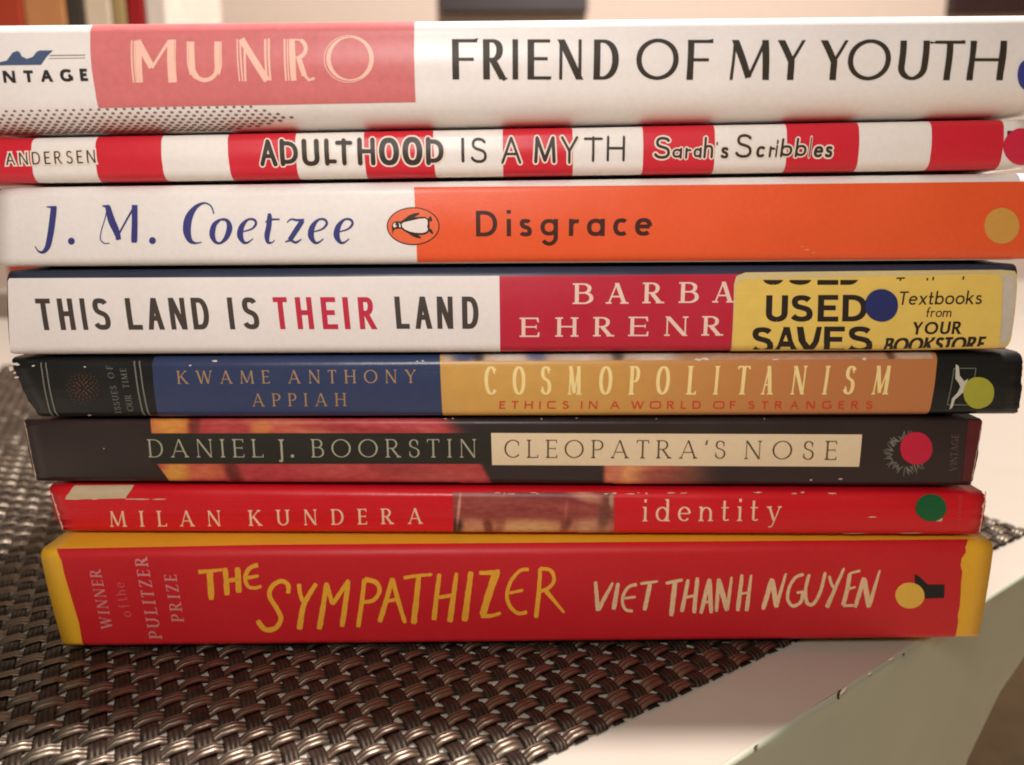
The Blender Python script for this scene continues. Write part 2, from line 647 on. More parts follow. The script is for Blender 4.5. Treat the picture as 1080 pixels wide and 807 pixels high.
    def ink(s, name, polys, m, off=0.00012, clip=None, parent=None):
        """polys: list of glyphs, each a list of convex-ish pixel polygons that are merged"""
        out = []
        for g in polys:
            vv, ff = cdt(g, 1.0)
            if clip:
                bm = bmesh.new()
                bv = [bm.verts.new((x, y, 0)) for x, y in vv]
                for f in ff: bm.faces.new([bv[i] for i in f])
                for (co, no) in clip:
                    bmesh.ops.bisect_plane(bm, geom=bm.verts[:] + bm.edges[:] + bm.faces[:], plane_co=co, plane_no=no, clear_outer=True)
                bm.verts.index_update()
                vv = [(v.co.x, v.co.y) for v in bm.verts]
                ff = [tuple(v.index for v in f.verts) for f in bm.faces]
                bm.free()
                if not ff: continue
            out.append(([s.uv(*p) for p in vv], ff))
        return s.lay(name, out, m, off, True, parent, False)

    def picture(s, name, quad, nx, ny, fn, m, off=0.00006, vlo=None):
        """grid with a printed colour per vertex; quad = tl,tr,br,bl pixels; fn(a,b) -> sRGB, a left-right, b top-bottom"""
        tl, tr, br, bl = quad
        V, Fc, Cc = [], [], []
        for j in range(ny + 1):
            b = j / ny
            for i in range(nx + 1):
                a = i / nx
                X = (tl[0] * (1 - a) + tr[0] * a) * (1 - b) + (bl[0] * (1 - a) + br[0] * a) * b
                Y = (tl[1] * (1 - a) + tr[1] * a) * (1 - b) + (bl[1] * (1 - a) + br[1] * a) * b
                u, v = s.uv(X, Y)
                V.append(s.S(u, v, off))
                Cc.append(lin([max(0, min(255, c)) for c in fn(X, Y)]))
        for j in range(ny):
            for i in range(nx):
                k = j * (nx + 1) + i
                Fc.append((k, k + nx + 1, k + nx + 2, k + 1))
        return link_mesh(name, V, Fc, m, s.root, True, Cc)


def cdt(polys, k):
    """union of overlapping polygons -> (verts, faces); k scales the second coordinate while triangulating"""
    vs, fs = [], []
    for p in polys:
        ar = sum(p[i - 1][0] * p[i][1] - p[i][0] * p[i - 1][1] for i in range(len(p)))
        if abs(ar) < 1e-12: continue
        if ar < 0: p = p[::-1]
        base = len(vs)
        vs += [Vector((x, y * k)) for x, y in p]
        fs.append(list(range(base, base + len(p))))
    # scale up so tolerances behave
    sc = 1.0 if k == 1.0 else 5000.0
    vs = [v * sc for v in vs]
    r = delaunay_2d_cdt(vs, [], fs, 0, 1e-5)
    ov, of = r[0], r[2]
    rings = [[vs[i] for i in f] for f in fs]
    bbs = [(min(p.x for p in g), max(p.x for p in g), min(p.y for p in g), max(p.y for p in g)) for g in rings]

    def covered(c):
        for g, b in zip(rings, bbs):
            if not (b[0] <= c.x <= b[1] and b[2] <= c.y <= b[3]): continue
            w_ = False
            j = len(g) - 1
            for i in range(len(g)):
                if (g[i].y > c.y) != (g[j].y > c.y) and c.x < (g[j].x - g[i].x) * (c.y - g[i].y) / (g[j].y - g[i].y) + g[i].x: w_ = not w_
                j = i
            if w_: return True
        return False
    ff = [tuple(f) for f in of if covered((ov[f[0]] + ov[f[1]] + ov[f[2]]) / 3)]
    return [(v.x / sc, v.y / sc / k) for v in ov], ff


# ------------------------------------------------------------------ lettering: pen strokes on letter skeletons
def P(*p): return list(p)


def E(cx, cy, rx, ry, a0, a1, n=None):
    n = n or max(4, int(abs(a1 - a0) / 11))
    return [(cx + rx * math.cos(R(a0 + (a1 - a0) * i / n)), cy + ry * math.sin(R(a0 + (a1 - a0) * i / n))) for i in range(n + 1)]


def bez(p0, p1, p2, p3, n=10):
    o = []
    for i in range(n + 1):
        t = i / n; u = 1 - t
        o.append(tuple(u ** 3 * a + 3 * u * u * t * b + 3 * u * t * t * c + t ** 3 * d for a, b, c, d in zip(p0, p1, p2, p3)))
    return o


def spline(pts, n=6):
    """catmull-rom through points"""
    o = []
    q = [pts[0]] + list(pts) + [pts[-1]]
    for i in range(1, len(q) - 2):
        for k in range(n):
            t = k / n
            o.append(tuple(.5 * ((2 * b) + (-a + c) * t + (2 * a - 5 * b + 4 * c - d) * t * t + (-a + 3 * b - 3 * c + d) * t ** 3)
                           for a, b, c, d in zip(q[i - 1], q[i], q[i + 1], q[i + 2])))
    o.append(tuple(pts[-1]))
    return o


S_ = lambda w: bez((w * .93, .84), (w * .8, 1.03), (w * .08, 1.08), (w * .08, .74), 9) + bez((w * .08, .74), (w * .08, .46), (w, .6), (w, .27), 9)[1:] + bez((w, .27), (w, -.08), (w * .2, -.08), (0, .17), 9)[1:]
G = {
    'A': [(P((0, 0), (.39, 1)), 'n', 'h', ''), (P((.39, 1), (.78, 0)), 't', '', 'h'), (P((.13, .33), (.65, .33)), 'n', '', '')],
    'B': [(P((0, 0), (0, 1)), 't', 'h', 'h'), (P((0, 1), (.24, 1)) + E(.24, .77, .22, .23, 90, -90)[1:] + P((0, .54)), 'a', '', ''), (P((0, .54), (.27, .54)) + E(.27, .27, .26, .27, 90, -90)[1:] + P((0, 0)), 'a', '', '')],
    'C': [(E(.43, .5, .43, .5, 42, 318), 'a', 'd', '')],
    'D': [(P((0, 0), (0, 1)), 't', 'h', 'h'), (P((0, 1), (.24, 1)) + E(.24, .5, .42, .5, 90, -90)[1:] + P((0, 0)), 'a', '', '')],
    'E': [(P((0, 0), (0, 1)), 't', 'h', 'h'), (P((0, 1), (.48, 1)), 'n', '', 'd'), (P((0, .52), (.42, .52)), 'n', '', 'b'), (P((0, 0), (.5, 0)), 'n', '', 'u')],
    'F': [(P((0, 0), (0, 1)), 't', 'h', 'h'), (P((0, 1), (.48, 1)), 'n', '', 'd'), (P((0, .5), (.4, .5)), 'n', '', 'b')],
    'G': [(E(.43, .5, .43, .5, 42, 300), 'a', 'd', ''), (P((.8, .44), (.8, .1)), 't', 'h', ''), (P((.55, .44), (.8, .44)), 'n', '', ''), (E(.43, .5, .43, .5, 300, 328), 'a', '', '')],
    'H': [(P((0, 0), (0, 1)), 't', 'h', 'h'), (P((.66, 0), (.66, 1)), 't', 'h', 'h'), (P((0, .52), (.66, .52)), 'n', '', '')],
    'I': [(P((0, 0), (0, 1)), 't', 'h', 'h')],
    'J': [(P((.3, 1), (.3, .2)) + bez((.3, .2), (.3, -.05), (.12, -.05), (0, .06))[1:], 'a', 'h', '')],
    'K': [(P((0, 0), (0, 1)), 't', 'h', 'h'), (P((.6, 1), (.02, .42)), 'n', 'h', ''), (P((.2, .58), (.66, 0)), 't', '', 'h')],
    'L': [(P((0, 0), (0, 1)), 't', 'h', 'h'), (P((0, 0), (.5, 0)), 'n', '', 'u')],
    'M': [(P((0, 0), (.06, 1)), 'n', 'h', ''), (P((.06, 1), (.46, .06)), 't', '', ''), (P((.46, .06), (.86, 1)), 'n', '', ''), (P((.86, 1), (.92, 0)), 't', '', 'h')],
    'N': [(P((0, 0), (0, 1)), 'n', 'h', ''), (P((0, 1), (.7, 0)), 't', '', ''), (P((.7, 0), (.7, 1)), 'n', '', 'h')],
    'O': [(E(.48, .5, .48, .5, 90, 450), 'a', '', '')],
    'P': [(P((0, 0), (0, 1)), 't', 'h', 'h'), (P((0, 1), (.24, 1)) + E(.24, .73, .26, .27, 90, -90)[1:] + P((0, .46)), 'a', '', '')],
    'R': [(P((0, 0), (0, 1)), 't', 'h', 'h'), (P((0, 1), (.24, 1)) + E(.24, .75, .24, .25, 90, -90)[1:] + P((0, .5)), 'a', '', ''), (P((.22, .5), (.6, 0)), 't', '', 'h')],
    'S': [(S_(.5), 'a', 'd', 'u')],
    'T': [(P((.33, 0), (.33, 1)), 't', 'h', ''), (P((0, 1), (.66, 1)), 'n', 'd', 'd')],
    'U': [(P((0, 1), (0, .34)) + E(.32, .34, .32, .34, 180, 270)[1:], 'a', 'h', ''), (E(.32, .34, .32, .34, 270, 360) + P((.64, 1)), 'a', '', 'h')],
    'V': [(P((0, 1), (.38, 0)), 't', 'h', ''), (P((.38, 0), (.74, 1)), 'n', '', 'h')],
    'W': [(P((0, 1), (.3, 0)), 't', 'h', ''), (P((.3, 0), (.55, 1)), 'n', '', ''), (P((.55, 1), (.85, 0)), 't', '', ''), (P((.85, 0), (1.12, 1)), 'n', '', 'h')],
    'Y': [(P((0, 1), (.34, .46)), 't', 'h', ''), (P((.68, 1), (.34, .46)), 'n', 'h', ''), (P((.34, .5), (.34, 0)), 't', '', 'h')],
    'Z': [(P((0, 1), (.6, 1)), 'n', 'd', ''), (P((.58, 1), (.02, 0)), 't', '', ''), (P((0, 0), (.62, 0)), 'n', '', 'u')],
    "'": [(P((.05, 1.0), (.0, .74)), 't', '', '')],
    '.': [(P((0, 0), (0, .13)), 't', '', '')],
}
XH = .66
GL = {
    'a': [(E(.24, .33, .24, .33, 60, 420), 'a', '', ''), (P((.48, XH), (.48, 0)), 't', '', '')],
    'b': [(P((0, 0), (0, 1)), 't', '', 'f'), (E(.25, .33, .25, .33, 90, 450), 'a', '', '')],
    'c': [(E(.25, .33, .25, .33, 48, 312), 'a', '', '')],
    'd': [(E(.25, .33, .25, .33, 90, 450), 'a', '', ''), (P((.5, 1), (.5, 0)), 't', 'f', 'h')],
    'e': [(P((.02, .35), (.5, .35)), 'n', '', ''), (E(.26, .33, .25, .33, 4, 318), 'a', '', '')],
    'f': [(P((.14, 0), (.14, .75)) + bez((.14, .75), (.14, 1.0), (.28, 1.02), (.38, .95))[1:], 'a', '', ''), (P((0, .62), (.34, .62)), 'n', '', '')],
    'g': [(E(.24, .33, .24, .33, 60, 420), 'a', '', ''), (P((.48, XH), (.48, -.06)) + E(.24, -.06, .24, .27, 0, -150)[1:], 'a', '', '')],
    'h': [(P((0, 0), (0, 1)), 't', 'h', 'f'), (P((0, .36)) + E(.23, .36, .22, .28, 160, 0) + P((.45, 0)), 'a', '', 'h')],
    'i': [(P((0, 0), (0, XH)), 't', 'h', 'f'), (P((0, .86), (0, 1.0)), 't', '', '')],
    'k': [(P((0, 0), (0, 1)), 't', '', ''), (P((.42, XH), (.02, .26)), 'n', '', ''), (P((.16, .38), (.46, 0)), 't', '', '')],
    'l': [(P((0, 0), (0, 1)), 't', 'h', 'f')],
    'm': [(P((0, 0), (0, XH)), 't', '', ''), (P((0, .36)) + E(.2, .4, .19, .26, 160, 0) + P((.39, 0)), 'a', '', ''), (P((.39, .36)) + E(.58, .4, .19, .26, 160, 0) + P((.77, 0)), 'a', '', '')],
    'n': [(P((0, 0), (0, XH)), 't', 'h', 'f'), (P((0, .36)) + E(.23, .36, .22, .28, 160, 0) + P((.45, 0)), 'a', '', 'h')],
    'o': [(E(.27, .33, .27, .33, 90, 450), 'a', '', '')],
    'r': [(P((0, 0), (0, XH)), 't', 'h', 'f'), (E(.24, .36, .24, .28, 175, 62), 'a', '', '')],
    's': [([(x * .72, y * .66) for x, y in S_(.5)], 'a', '', '')],
    't': [(P((.14, .92), (.14, .16)) + bez((.14, .16), (.14, -.04), (.28, -.02), (.36, .05))[1:], 'a', '', ''), (P((0, XH - .03), (.34, XH - .03)), 'n', '', '')],
    'u': [(P((0, XH), (0, .26)) + E(.22, .26, .22, .26, 180, 350)[1:], 'a', '', ''), (P((.45, XH), (.45, 0)), 't', '', '')],
    'x': [(P((0, XH), (.46, 0)), 't', '', ''), (P((.46, XH), (0, 0)), 'n', '', '')],
    'y': [(P((0, XH), (.25, 0)), 't', 'h', ''), (P((.5, XH), (.22, -.12)) + bez((.22, -.12), (.17, -.26), (.1, -.3), (.0, -.26))[1:], 'n', 'h', '')],
    'z': [(P((0, XH), (.42, XH)), 'n', '', ''), (P((.4, XH), (.02, 0)), 't', '', ''), (P((0, 0), (.44, 0)), 'n', '', '')],
    "'": G["'"],
}


def st(t, n=None, serif=None, slab=False, caps='', hs=1.0, square=False):
    return dict(t=t, n=t if n is None else n, serif=serif, slab=slab, round=caps == 'r', hs=hs, square=square)


def ribbon(pts, wid, flat0=False, flat1=False, rnd=False):
    """quads along a path; wid = list of widths"""
    n = len(pts)
    L_, R_ = [], []
    for i in range(n):
        a = pts[max(0, i - 1)]; b = pts[min(n - 1, i + 1)]
        dx, dy = b[0] - a[0], b[1] - a[1]
        l = math.hypot(dx, dy) or 1
        nx, ny = -dy / l, dx / l
        h = wid[i] / 2
        if (i == 0 and flat0) or (i == n - 1 and flat1):
            hw = min(h / max(.35, abs(dy / l)), h * 2.2)
            sx = 1 if nx >= 0 else -1
            L_.append((pts[i][0] + hw * sx, pts[i][1])); R_.append((pts[i][0] - hw * sx, pts[i][1]))
        else:
            L_.append((pts[i][0] + nx * h, pts[i][1] + ny * h)); R_.append((pts[i][0] - nx * h, pts[i][1] - ny * h))
    out = []
    for i in range(n - 1):
        out.append([L_[i], L_[i + 1], R_[i + 1], R_[i]])
    if rnd:
        for i in (0, n - 1):
            h = wid[i] / 2
            out.append([(pts[i][0] + h * math.cos(2 * math.pi * k / 12), pts[i][1] + h * math.sin(2 * math.pi * k / 12)) for k in range(12)])
    return out


def glyph(ch, sty, hs, grow=0.0):
    """list of polygons in em space (cap height 1)"""
    gl = GL[ch] if (ch in GL and ch != "'") else G[ch]
    low = ch in GL and ch != "'"
    top = XH if low else 1.0
    out = []
    for (pts, kind, s0, s1) in gl:
        pts = [(x * hs, y) for x, y in pts]
        if sty['square'] and len(pts) > 8 and ch != 'S':
            # squarish bowls
            xs = [p[0] for p in pts]; ys = [p[1] for p in pts]
            cx, cy, rx, ry = (min(xs) + max(xs)) / 2, (min(ys) + max(ys)) / 2, (max(xs) - min(xs)) / 2 or 1, (max(ys) - min(ys)) / 2 or 1
            q = []
            for x, y in pts:
                a, b = (x - cx) / rx, (y - cy) / ry
                m_ = max(abs(a), abs(b), 1e-6); l = math.hypot(a, b)
                k = 1 + (min(1.28, l / m_) - 1) * .75
                q.append((cx + max(-1, min(1, a * k)) * rx, cy + max(-1, min(1, b * k)) * ry))
            pts = q
        n = len(pts)
        wid, np_ = [], []
        for i in range(n):
            a = pts[max(0, i - 1)]; b = pts[min(n - 1, i + 1)]
            l = math.hypot(b[0] - a[0], b[1] - a[1]) or 1
            c, s = abs(b[0] - a[0]) / l, abs(b[1] - a[1]) / l
            wd = sty['t'] if kind == 't' else sty['n'] if kind == 'n' else sty['n'] + (sty['t'] - sty['n']) * s ** 1.5
            hy = wd / 2 * c if (kind == 'a' or c > .9) else 0
            x, y = pts[i]
            if y <= top + .08 and y >= -.08: y = y + (top / 2 - y) * 2 * hy / top
            np_.append((x, y)); wid.append(wd + grow)
        sq = lambda p: abs(p[1]) < .02 or abs(p[1] - 1) < .02 or abs(p[1] - XH) < .02
        f0 = kind != 'a' and sq(pts[0]) and not sty['round'] and abs(pts[0][1] - pts[1][1]) > .2
        f1 = kind != 'a' and sq(pts[-1]) and not sty['round'] and abs(pts[-1][1] - pts[-2][1]) > .2
        if grow and not sty['round']:
            # push the ends out for an outline copy
            def ext(a, b):
                l = math.hypot(a[0] - b[0], a[1] - b[1]) or 1
                return (a[0] + (a[0] - b[0]) / l * grow / 2, a[1] + (a[1] - b[1]) / l * grow / 2)
            np_[0] = ext(np_[0], np_[1]); np_[-1] = ext(np_[-1], np_[-2])
        out += ribbon(np_, wid, f0, f1, sty['round'])
        if sty['serif']:
            sw, sh = sty['serif']
            for e, (p, q) in ((s0, (np_[0], np_[1])), (s1, (np_[-1], np_[-2]))):
                if e in ('h', 'f'):
                    x, y = p
                    up = 1 if q[1] > y else -1
                    h = (sty['t'] if kind != 'n' else sty['n']) / 2
                    xl, xr = x - h - sw, x + h + sw
                    if e == 'f': xr = x + h
                    if sty['slab']:
                        out.append([(xl, y), (xr, y), (xr, y + up * sh), (xl, y + up * sh)])
                    else:
                        out.append([(xl, y), (xr, y), (xr, y + up * sh * .5), (x + h, y + up * sh * 2.2), (x - h, y + up * sh * 2.2), (xl, y + up * sh * .5)])
                elif e in ('d', 'u', 'b'):
                    x, y = p
                    sg = -1 if e == 'd' else 1
                    back = -1 if q[0] < x else 1
                    hn = sty['n'] / 2
                    bl = sw * 1.7 + hn
                    th = max(sh * 1.1, sty['n'] * .9)
                    if e == 'b':
                        out.append([(x, y - bl * .6), (x, y + bl * .6), (x + back * th, y + hn * .6), (x + back * th, y - hn * .6)])
                    else:
                        out.append([(x, y - sg * hn), (x - back * th * .25, y + sg * bl), (x + back * th * .6, y + sg * bl * .9), (x + back * th * 1.6, y - sg * hn)])
    return out


def bbox(polys):
    xs = [p[0] for q in polys for p in q]; ys = [p[1] for q in polys for p in q]
    return min(xs), max(xs), min(ys), max(ys)


def persp(X): return -(X - 560) / 4200.0


def put(ch, x0, x1, yt, yb, sty, slope=None, grow=0.0):
    """one glyph fitted to its ink box in photo pixels"""
    h = yb - yt
    # find the horizontal scale that makes the ink as wide as its box
    def ratio(k):
        b = bbox(glyph(ch, sty, k))
        return (b[1] - b[0]) / (b[3] - b[2])
    want = (x1 - x0) / h
    lo, hi = .04, 4.0
    for _ in range(16):
        hs = (lo + hi) / 2
        if ratio(hs) > want: hi = hs
        else: lo = hs
    b = bbox(glyph(ch, sty, hs))
    g = glyph(ch, sty, hs, grow)
    sx = (x1 - x0) / (b[1] - b[0])
    sy = h / (b[3] - b[2])
    sl = persp((x0 + x1) / 2) if slope is None else slope
    ym = (yt + yb) / 2
    out = []
    for p in g:
        q = []
        for x, y in p:
            Y = yb - (y - b[2]) * sy
            q.append((x0 + (x - b[0]) * sx + sl * (Y - ym), Y))
        out.append(q)
    return out


def word(txt, x0, x1, yt0, yb0, yt1, yb1, sty, slope=None, grow=0.0, ref=None):
    """word laid between x0 and x1; cap line and baseline in px at both ends; returns glyph list"""
    h = ((yb0 - yt0) + (yb1 - yt1)) / 2
    sc = h
    gs = []
    for ch in txt:
        if ch == ' ':
            gs.append((None, .3 * sty['hs'], (0, 0, 0, 0))); continue
        g0 = glyph(ch, sty, sty['hs']); b = bbox(g0)
        g = glyph(ch, sty, sty['hs'], grow) if grow else g0
        gs.append((g, b[1] - b[0], b))
    tot = sum(w_ for _, w_, _ in gs) * sc
    track = (x1 - x0 - tot) / max(1, len(gs) - 1)
    out = []
    x = x0
    for g, w_, b in gs:
        if g is not None:
            res = []
            for p in g:
                q = []
                for gx, gy in p:
                    X = x + (gx - b[0]) * sc
                    t = (X - x0) / (x1 - x0) if x1 != x0 else 0
                    yb_, yt_ = yb0 + (yb1 - yb0) * t, yt0 + (yt1 - yt0) * t
                    Y = yb_ - gy * (yb_ - yt_)
                    sl = persp(X) if slope is None else (slope[0] + (slope[1] - slope[0]) * t if isinstance(slope, tuple) else slope)
                    q.append((X + sl * (Y - (yb_ + yt_) / 2), Y))
                res.append(q)
            out.append(res)
        x += w_ * sc + track
    return out


def vword(txt, p0, p1, cap, sty, skew=0.0):
    """word running from p0 up to p1 (start and end of baseline, px), letter tops to the left"""
    ln = math.hypot(p1[0] - p0[0], p1[1] - p0[1])
    d = ((p1[0] - p0[0]) / ln, (p1[1] - p0[1]) / ln)
    up = (-1.0, skew)
    flat = word(txt, 0, ln, -cap, 0, -cap, 0, sty, 0.0)
    return [[[(p0[0] + d[0] * x + up[0] * (-y), p0[1] + d[1] * x + up[1] * (-y)) for x, y in p] for p in g] for g in flat]


def brush(pts, w0, w1=None, rough=.12, n=7, seed=0):
    """hand-painted stroke: rough tapered ribbon, pts in px"""
    w1 = w0 if w1 is None else w1
    q = spline(pts, n) if len(pts) > 2 else [tuple(a + (b - a) * k / 8 for a, b in zip(pts[0], pts[1])) for k in range(9)]
    N = len(q)
    wid = []
    for i in range(N):
        t = i / (N - 1)
        wd = w0 + (w1 - w0) * t
        wd *= 1 + rough * 1.6 * noise.noise(Vector((q[i][0] * .35, q[i][1] * .35, seed)))
        if i == 0 or i == N - 1: wd *= .72
        wid.append(wd)
    q = [(x + .25 * noise.noise(Vector((x * .2, y * .2, 9))), y) for x, y in q]
    return ribbon(q, wid)


def zz(ox, oy, s):
    return lambda *pts: [(ox + x / s, oy + y / s) for x, y in pts]


# ------------------------------------------------------------------ heights of the stack, read at x = 8 and x = 1075 of the photo
def zline(YL, YR, y):
    a, b = on_y(8, YL, y), on_y(1075, YR, y)
    k = (b.z - a.z) / (b.x - a.x)
    return (a.z + k * (-.1 - a.x), a.z + k * (.1 - a.x))


Z0 = (0.00175, 0.00175)
YF = {8: 0.0, 7: 0.0052, 6: 0.0066, 5: 0.0062, 4: 0.0054, 3: 0.0042, 2: 0.0028, 1: -0.0006}
Z87 = zline(568, 563, YF[7])
Z76 = zline(513, 514, YF[6])
Z65 = zline(443, 440, YF[5])
Z54 = zline(377, 371.5, YF[4])
Z43 = zline(284, 277, YF[3])
Z32 = zline(195, 180, YF[2])
Z21 = zline(141, 121, YF[1])
ZT = zline(24.5, 14, YF[1])

def creased(m, amount=.25):
    nt = m.node_tree
    b = nt.nodes['Principled BSDF']
    tc = nt.nodes.new('ShaderNodeTexCoord')
    mp = nt.nodes.new('ShaderNodeMapping')
    mp.inputs['Scale'].default_value = (14, 300, 900)
    nt.links.new(tc.outputs['Object'], mp.inputs[0])
    n = nt.nodes.new('ShaderNodeTexNoise')
    n.inputs['Scale'].default_value = 1.0
    n.inputs['Detail'].default_value = 2
    nt.links.new(mp.outputs[0], n.inputs['Vector'])
    bp = nt.nodes.new('ShaderNodeBump')
    bp.inputs['Strength'].default_value = amount
    bp.inputs['Distance'].default_value = 0.0004
    nt.links.new(n.outputs['Fac'], bp.inputs['Height'])
    old = [l for l in nt.links if l.to_socket == b.inputs['Normal']]
    if old: nt.links.new(old[0].from_socket, bp.inputs['Normal'])  # keep the finer paper bump underneath
    nt.links.new(bp.outputs['Normal'], b.inputs['Normal'])
    return m


def ramp_x(m, x0, x1, c1):
    """printed colour that changes along the spine"""
    nt = m.node_tree
    b = nt.nodes['Principled BSDF']
    src = [l for l in nt.links if l.to_socket == b.inputs['Base Color']][0].from_socket
    tc = nt.nodes.new('ShaderNodeTexCoord')
    sp = nt.nodes.new('ShaderNodeSeparateXYZ')
    nt.links.new(tc.outputs['Object'], sp.inputs[0])
    mr = nt.nodes.new('ShaderNodeMapRange')
    mr.interpolation_type = 'SMOOTHSTEP'
    mr.inputs['From Min'].default_value = x0
    mr.inputs['From Max'].default_value = x1
    nt.links.new(sp.outputs['X'], mr.inputs['Value'])
    mx = nt.nodes.new('ShaderNodeMix'); mx.data_type = 'RGBA'
    nt.links.new(mr.outputs[0], mx.inputs[0])
    nt.links.new(src, mx.inputs[6])
    mx.inputs[7].default_value = lin(c1) + (1,)
    nt.links.new(mx.outputs[2], b.inputs['Base Color'])
    return m


paper = lambda n, c, **k: mat(n, c, **{**dict(rough=.42, spec=.4, mottle=.05, bump=.12), **k})
WHITE = (238, 229, 224)

# ================================================================== book 8: red and yellow, at the bottom
yellow = paper('yellow_cover', (243, 182, 46))
b8 = Book('thick red book with yellow ends and hand painted title at the bottom', YF[8], 0.008, Z0, Z87, .0015, .0022,
          ((41, 580), (66, 678), (1048, 578), (1032, 672)), .138, yellow)
red8 = paper('red_panel', (207, 30, 38), rough=.5)
pts = [(60, 579), (300, 574.5), (560, 571), (800, 568), (1020, 565.5)]
jag = [(1021, 569), (1018, 577), (1018.5, 583), (1014, 589), (1013, 596), (1014.8, 603), (1013.5, 614), (1013, 628), (1012, 640), (1010, 649), (1010.5, 656), (1009, 664), (1009, 676)]
b8.panel('red_panel', pts + jag + [(800, 677), (500, 680), (91, 682)], red8)
tz = zz(190, 580, 4.154)
t8 = zz(400, 580, 4.5)
gold = mat('painted_gold', (246, 172, 52), .55, .3, .12, 1200)
T = []
B = lambda pts, w0, w1=None: T.append(brush(pts, w0, w1, seed=len(T)))
B(tz((80, 96), (130, 92), (188, 86)), 4.5, 3.0); B(tz((130, 92), (138, 218)), 7.4, 6.0)
B(tz((198, 78), (207, 198)), 5.2, 6.2); B(tz((252, 76), (258, 187)), 6.0, 6.2); B(tz((205, 135), (258, 127)), 4.5)
B(tz((342, 66), (318, 72), (295, 92), (286, 128), (300, 160), (330, 166), (357, 158)), 5.0, 3.2); B(tz((292, 122), (345, 113)), 4.0, 3.2)
B(tz((474, 190), (473, 152), (442, 136), (405, 158), (392, 200), (424, 256), (442, 300), (418, 342), (372, 347), (340, 308)), 4.6, 5.2)
B(tz((521, 148), (528, 200), (545, 232)), 4.6, 4.0); B(tz((597, 146), (560, 205), (538, 255), (523, 348)), 4.6, 6.2)
B(tz((610, 347), (628, 240), (642, 142)), 6.0, 4.6); B(tz((642, 146), (668, 238)), 4.4); B(tz((668, 238), (740, 130)), 4.4); B(tz((738, 132), (710, 336)), 4.8, 5.6)
B(tz((780, 338), (796, 230), (808, 126)), 5.0, 4.4); B(tz((808, 128), (858, 142), (874, 180), (846, 220), (800, 228)), 5.4, 3.8)
B(tz((874, 316), (905, 215), (930, 122)), 5.4, 4.6); B(tz((930, 124), (958, 230), (986, 320)), 5.0, 4.2); B(tz((894, 226), (958, 214)), 3.8)
B(t8((116, 132), (180, 122), (252, 116)), 3.6, 3.2); B(t8((188, 120), (176, 240), (163, 350)), 5.4, 6.2)
B(t8((286, 112), (272, 220), (260, 332)), 4.4, 5.6); B(t8((367, 108), (352, 220), (335, 342)), 4.2, 6.4); B(t8((275, 226), (350, 214)), 3.8)
B(t8((436, 102), (420, 220), (405, 338)), 5.6, 6.6)
B(t8((474, 108), (520, 108), (572, 102)), 4.0, 5.0); B(t8((556, 104), (520, 210), (490, 312)), 8.2, 7.0); B(t8((482, 312), (530, 312), (578, 298)), 5.0, 2.8)
B(t8((710, 92), (668, 98), (624, 150), (606, 215), (622, 268), (660, 300), (702, 294)), 3.6, 4.0); B(t8((618, 204), (682, 190)), 3.2)
B(t8((764, 86), (757, 200), (744, 322)), 4.0, 5.0); B(t8((762, 88), (812, 96), (830, 140), (806, 178), (764, 196)), 4.0, 3.6); B(t8((790, 192), (830, 240), (878, 298)), 5.0, 2.6)
b8.ink('title_lettering', T, gold)
T = []
cream = mat('painted_cream', (236, 196, 150), .6, .3, .14, 1200)
t1 = zz(610, 580, 4.909)
t2 = zz(780, 580, 3.6)
B(t1((88, 162), (95, 240), (102, 315)), 3.4, 5.0); B(t1((102, 312), (140, 240), (178, 168)), 5.0, 2.6)
B(t1((206, 170), (182, 308)), 4.2, 5.0)
B(t1((303, 178), (262, 190), (234, 228), (228, 270), (244, 308), (282, 316)), 3.4, 3.0); B(t1((236, 250), (297, 242)), 2.6)
B(t1((320, 174), (412, 162)), 3.0, 2.6); B(t1((372, 170), (342, 312)), 4.4, 4.6)
B(t1((452, 172), (540, 154)), 3.4); B(t1((500, 165), (480, 342)), 5.6, 5.0)
B(t1((568, 152), (535, 320)), 3.8, 4.4); B(t1((616, 142), (598, 327)), 4.0, 4.6); B(t1((548, 246), (612, 234)), 2.8)
B(t1((634, 328), (678, 148)), 4.2, 4.4); B(t1((678, 150), (687, 327)), 4.8, 4.2); B(t1((652, 272), (688, 264)), 2.6)
B(t1((714, 320), (726, 148)), 4.0, 4.2); B(t1((726, 150), (770, 314)), 4.6, 5.4); B(t1((770, 312), (793, 138)), 4.0, 2.8)
B(t1((847, 126), (824, 316)), 3.8, 4.6); B(t1((894, 128), (870, 316)), 2.8, 4.8); B(t1((834, 226), (884, 220)), 2.4)
B(t2((88, 226), (123, 108)), 4.6, 4.8); B(t2((123, 110), (140, 218)), 5.2, 5.4); B(t2((138, 216), (176, 88)), 4.6, 2.4)
B(t2((243, 92), (212, 104), (188, 142), (182, 186), (202, 212), (232, 196), (240, 160)), 3.2, 3.6); B(t2((216, 162), (243, 158)), 2.8)
B(t2((264, 92), (250, 150), (256, 200), (280, 204), (306, 158), (325, 84)), 3.6, 3.6)
B(t2((340, 98), (348, 128), (362, 148)), 3.2); B(t2((396, 68), (362, 146), (330, 218)), 2.6, 5.0)
B(t2((458, 78), (418, 88)), 2.6); B(t2((418, 88), (408, 150), (392, 210)), 4.2, 4.6); B(t2((404, 150), (440, 140)), 2.6); B(t2((392, 211), (432, 210)), 3.0)
B(t2((438, 218), (472, 104)), 4.4, 4.6); B(t2((472, 106), (490, 218)), 5.2, 5.6); B(t2((490, 216), (532, 76)), 4.8, 2.6)
b8.ink('author_lettering', T, cream)
pk = mat('pink_ink', (214, 138, 134), .6, .3, .1, 1500)
pk2 = mat('dim_pink_ink', (212, 96, 98), .6, .3, .1, 1500)
srf = st(.15, .06, (.09, .05), hs=.8)
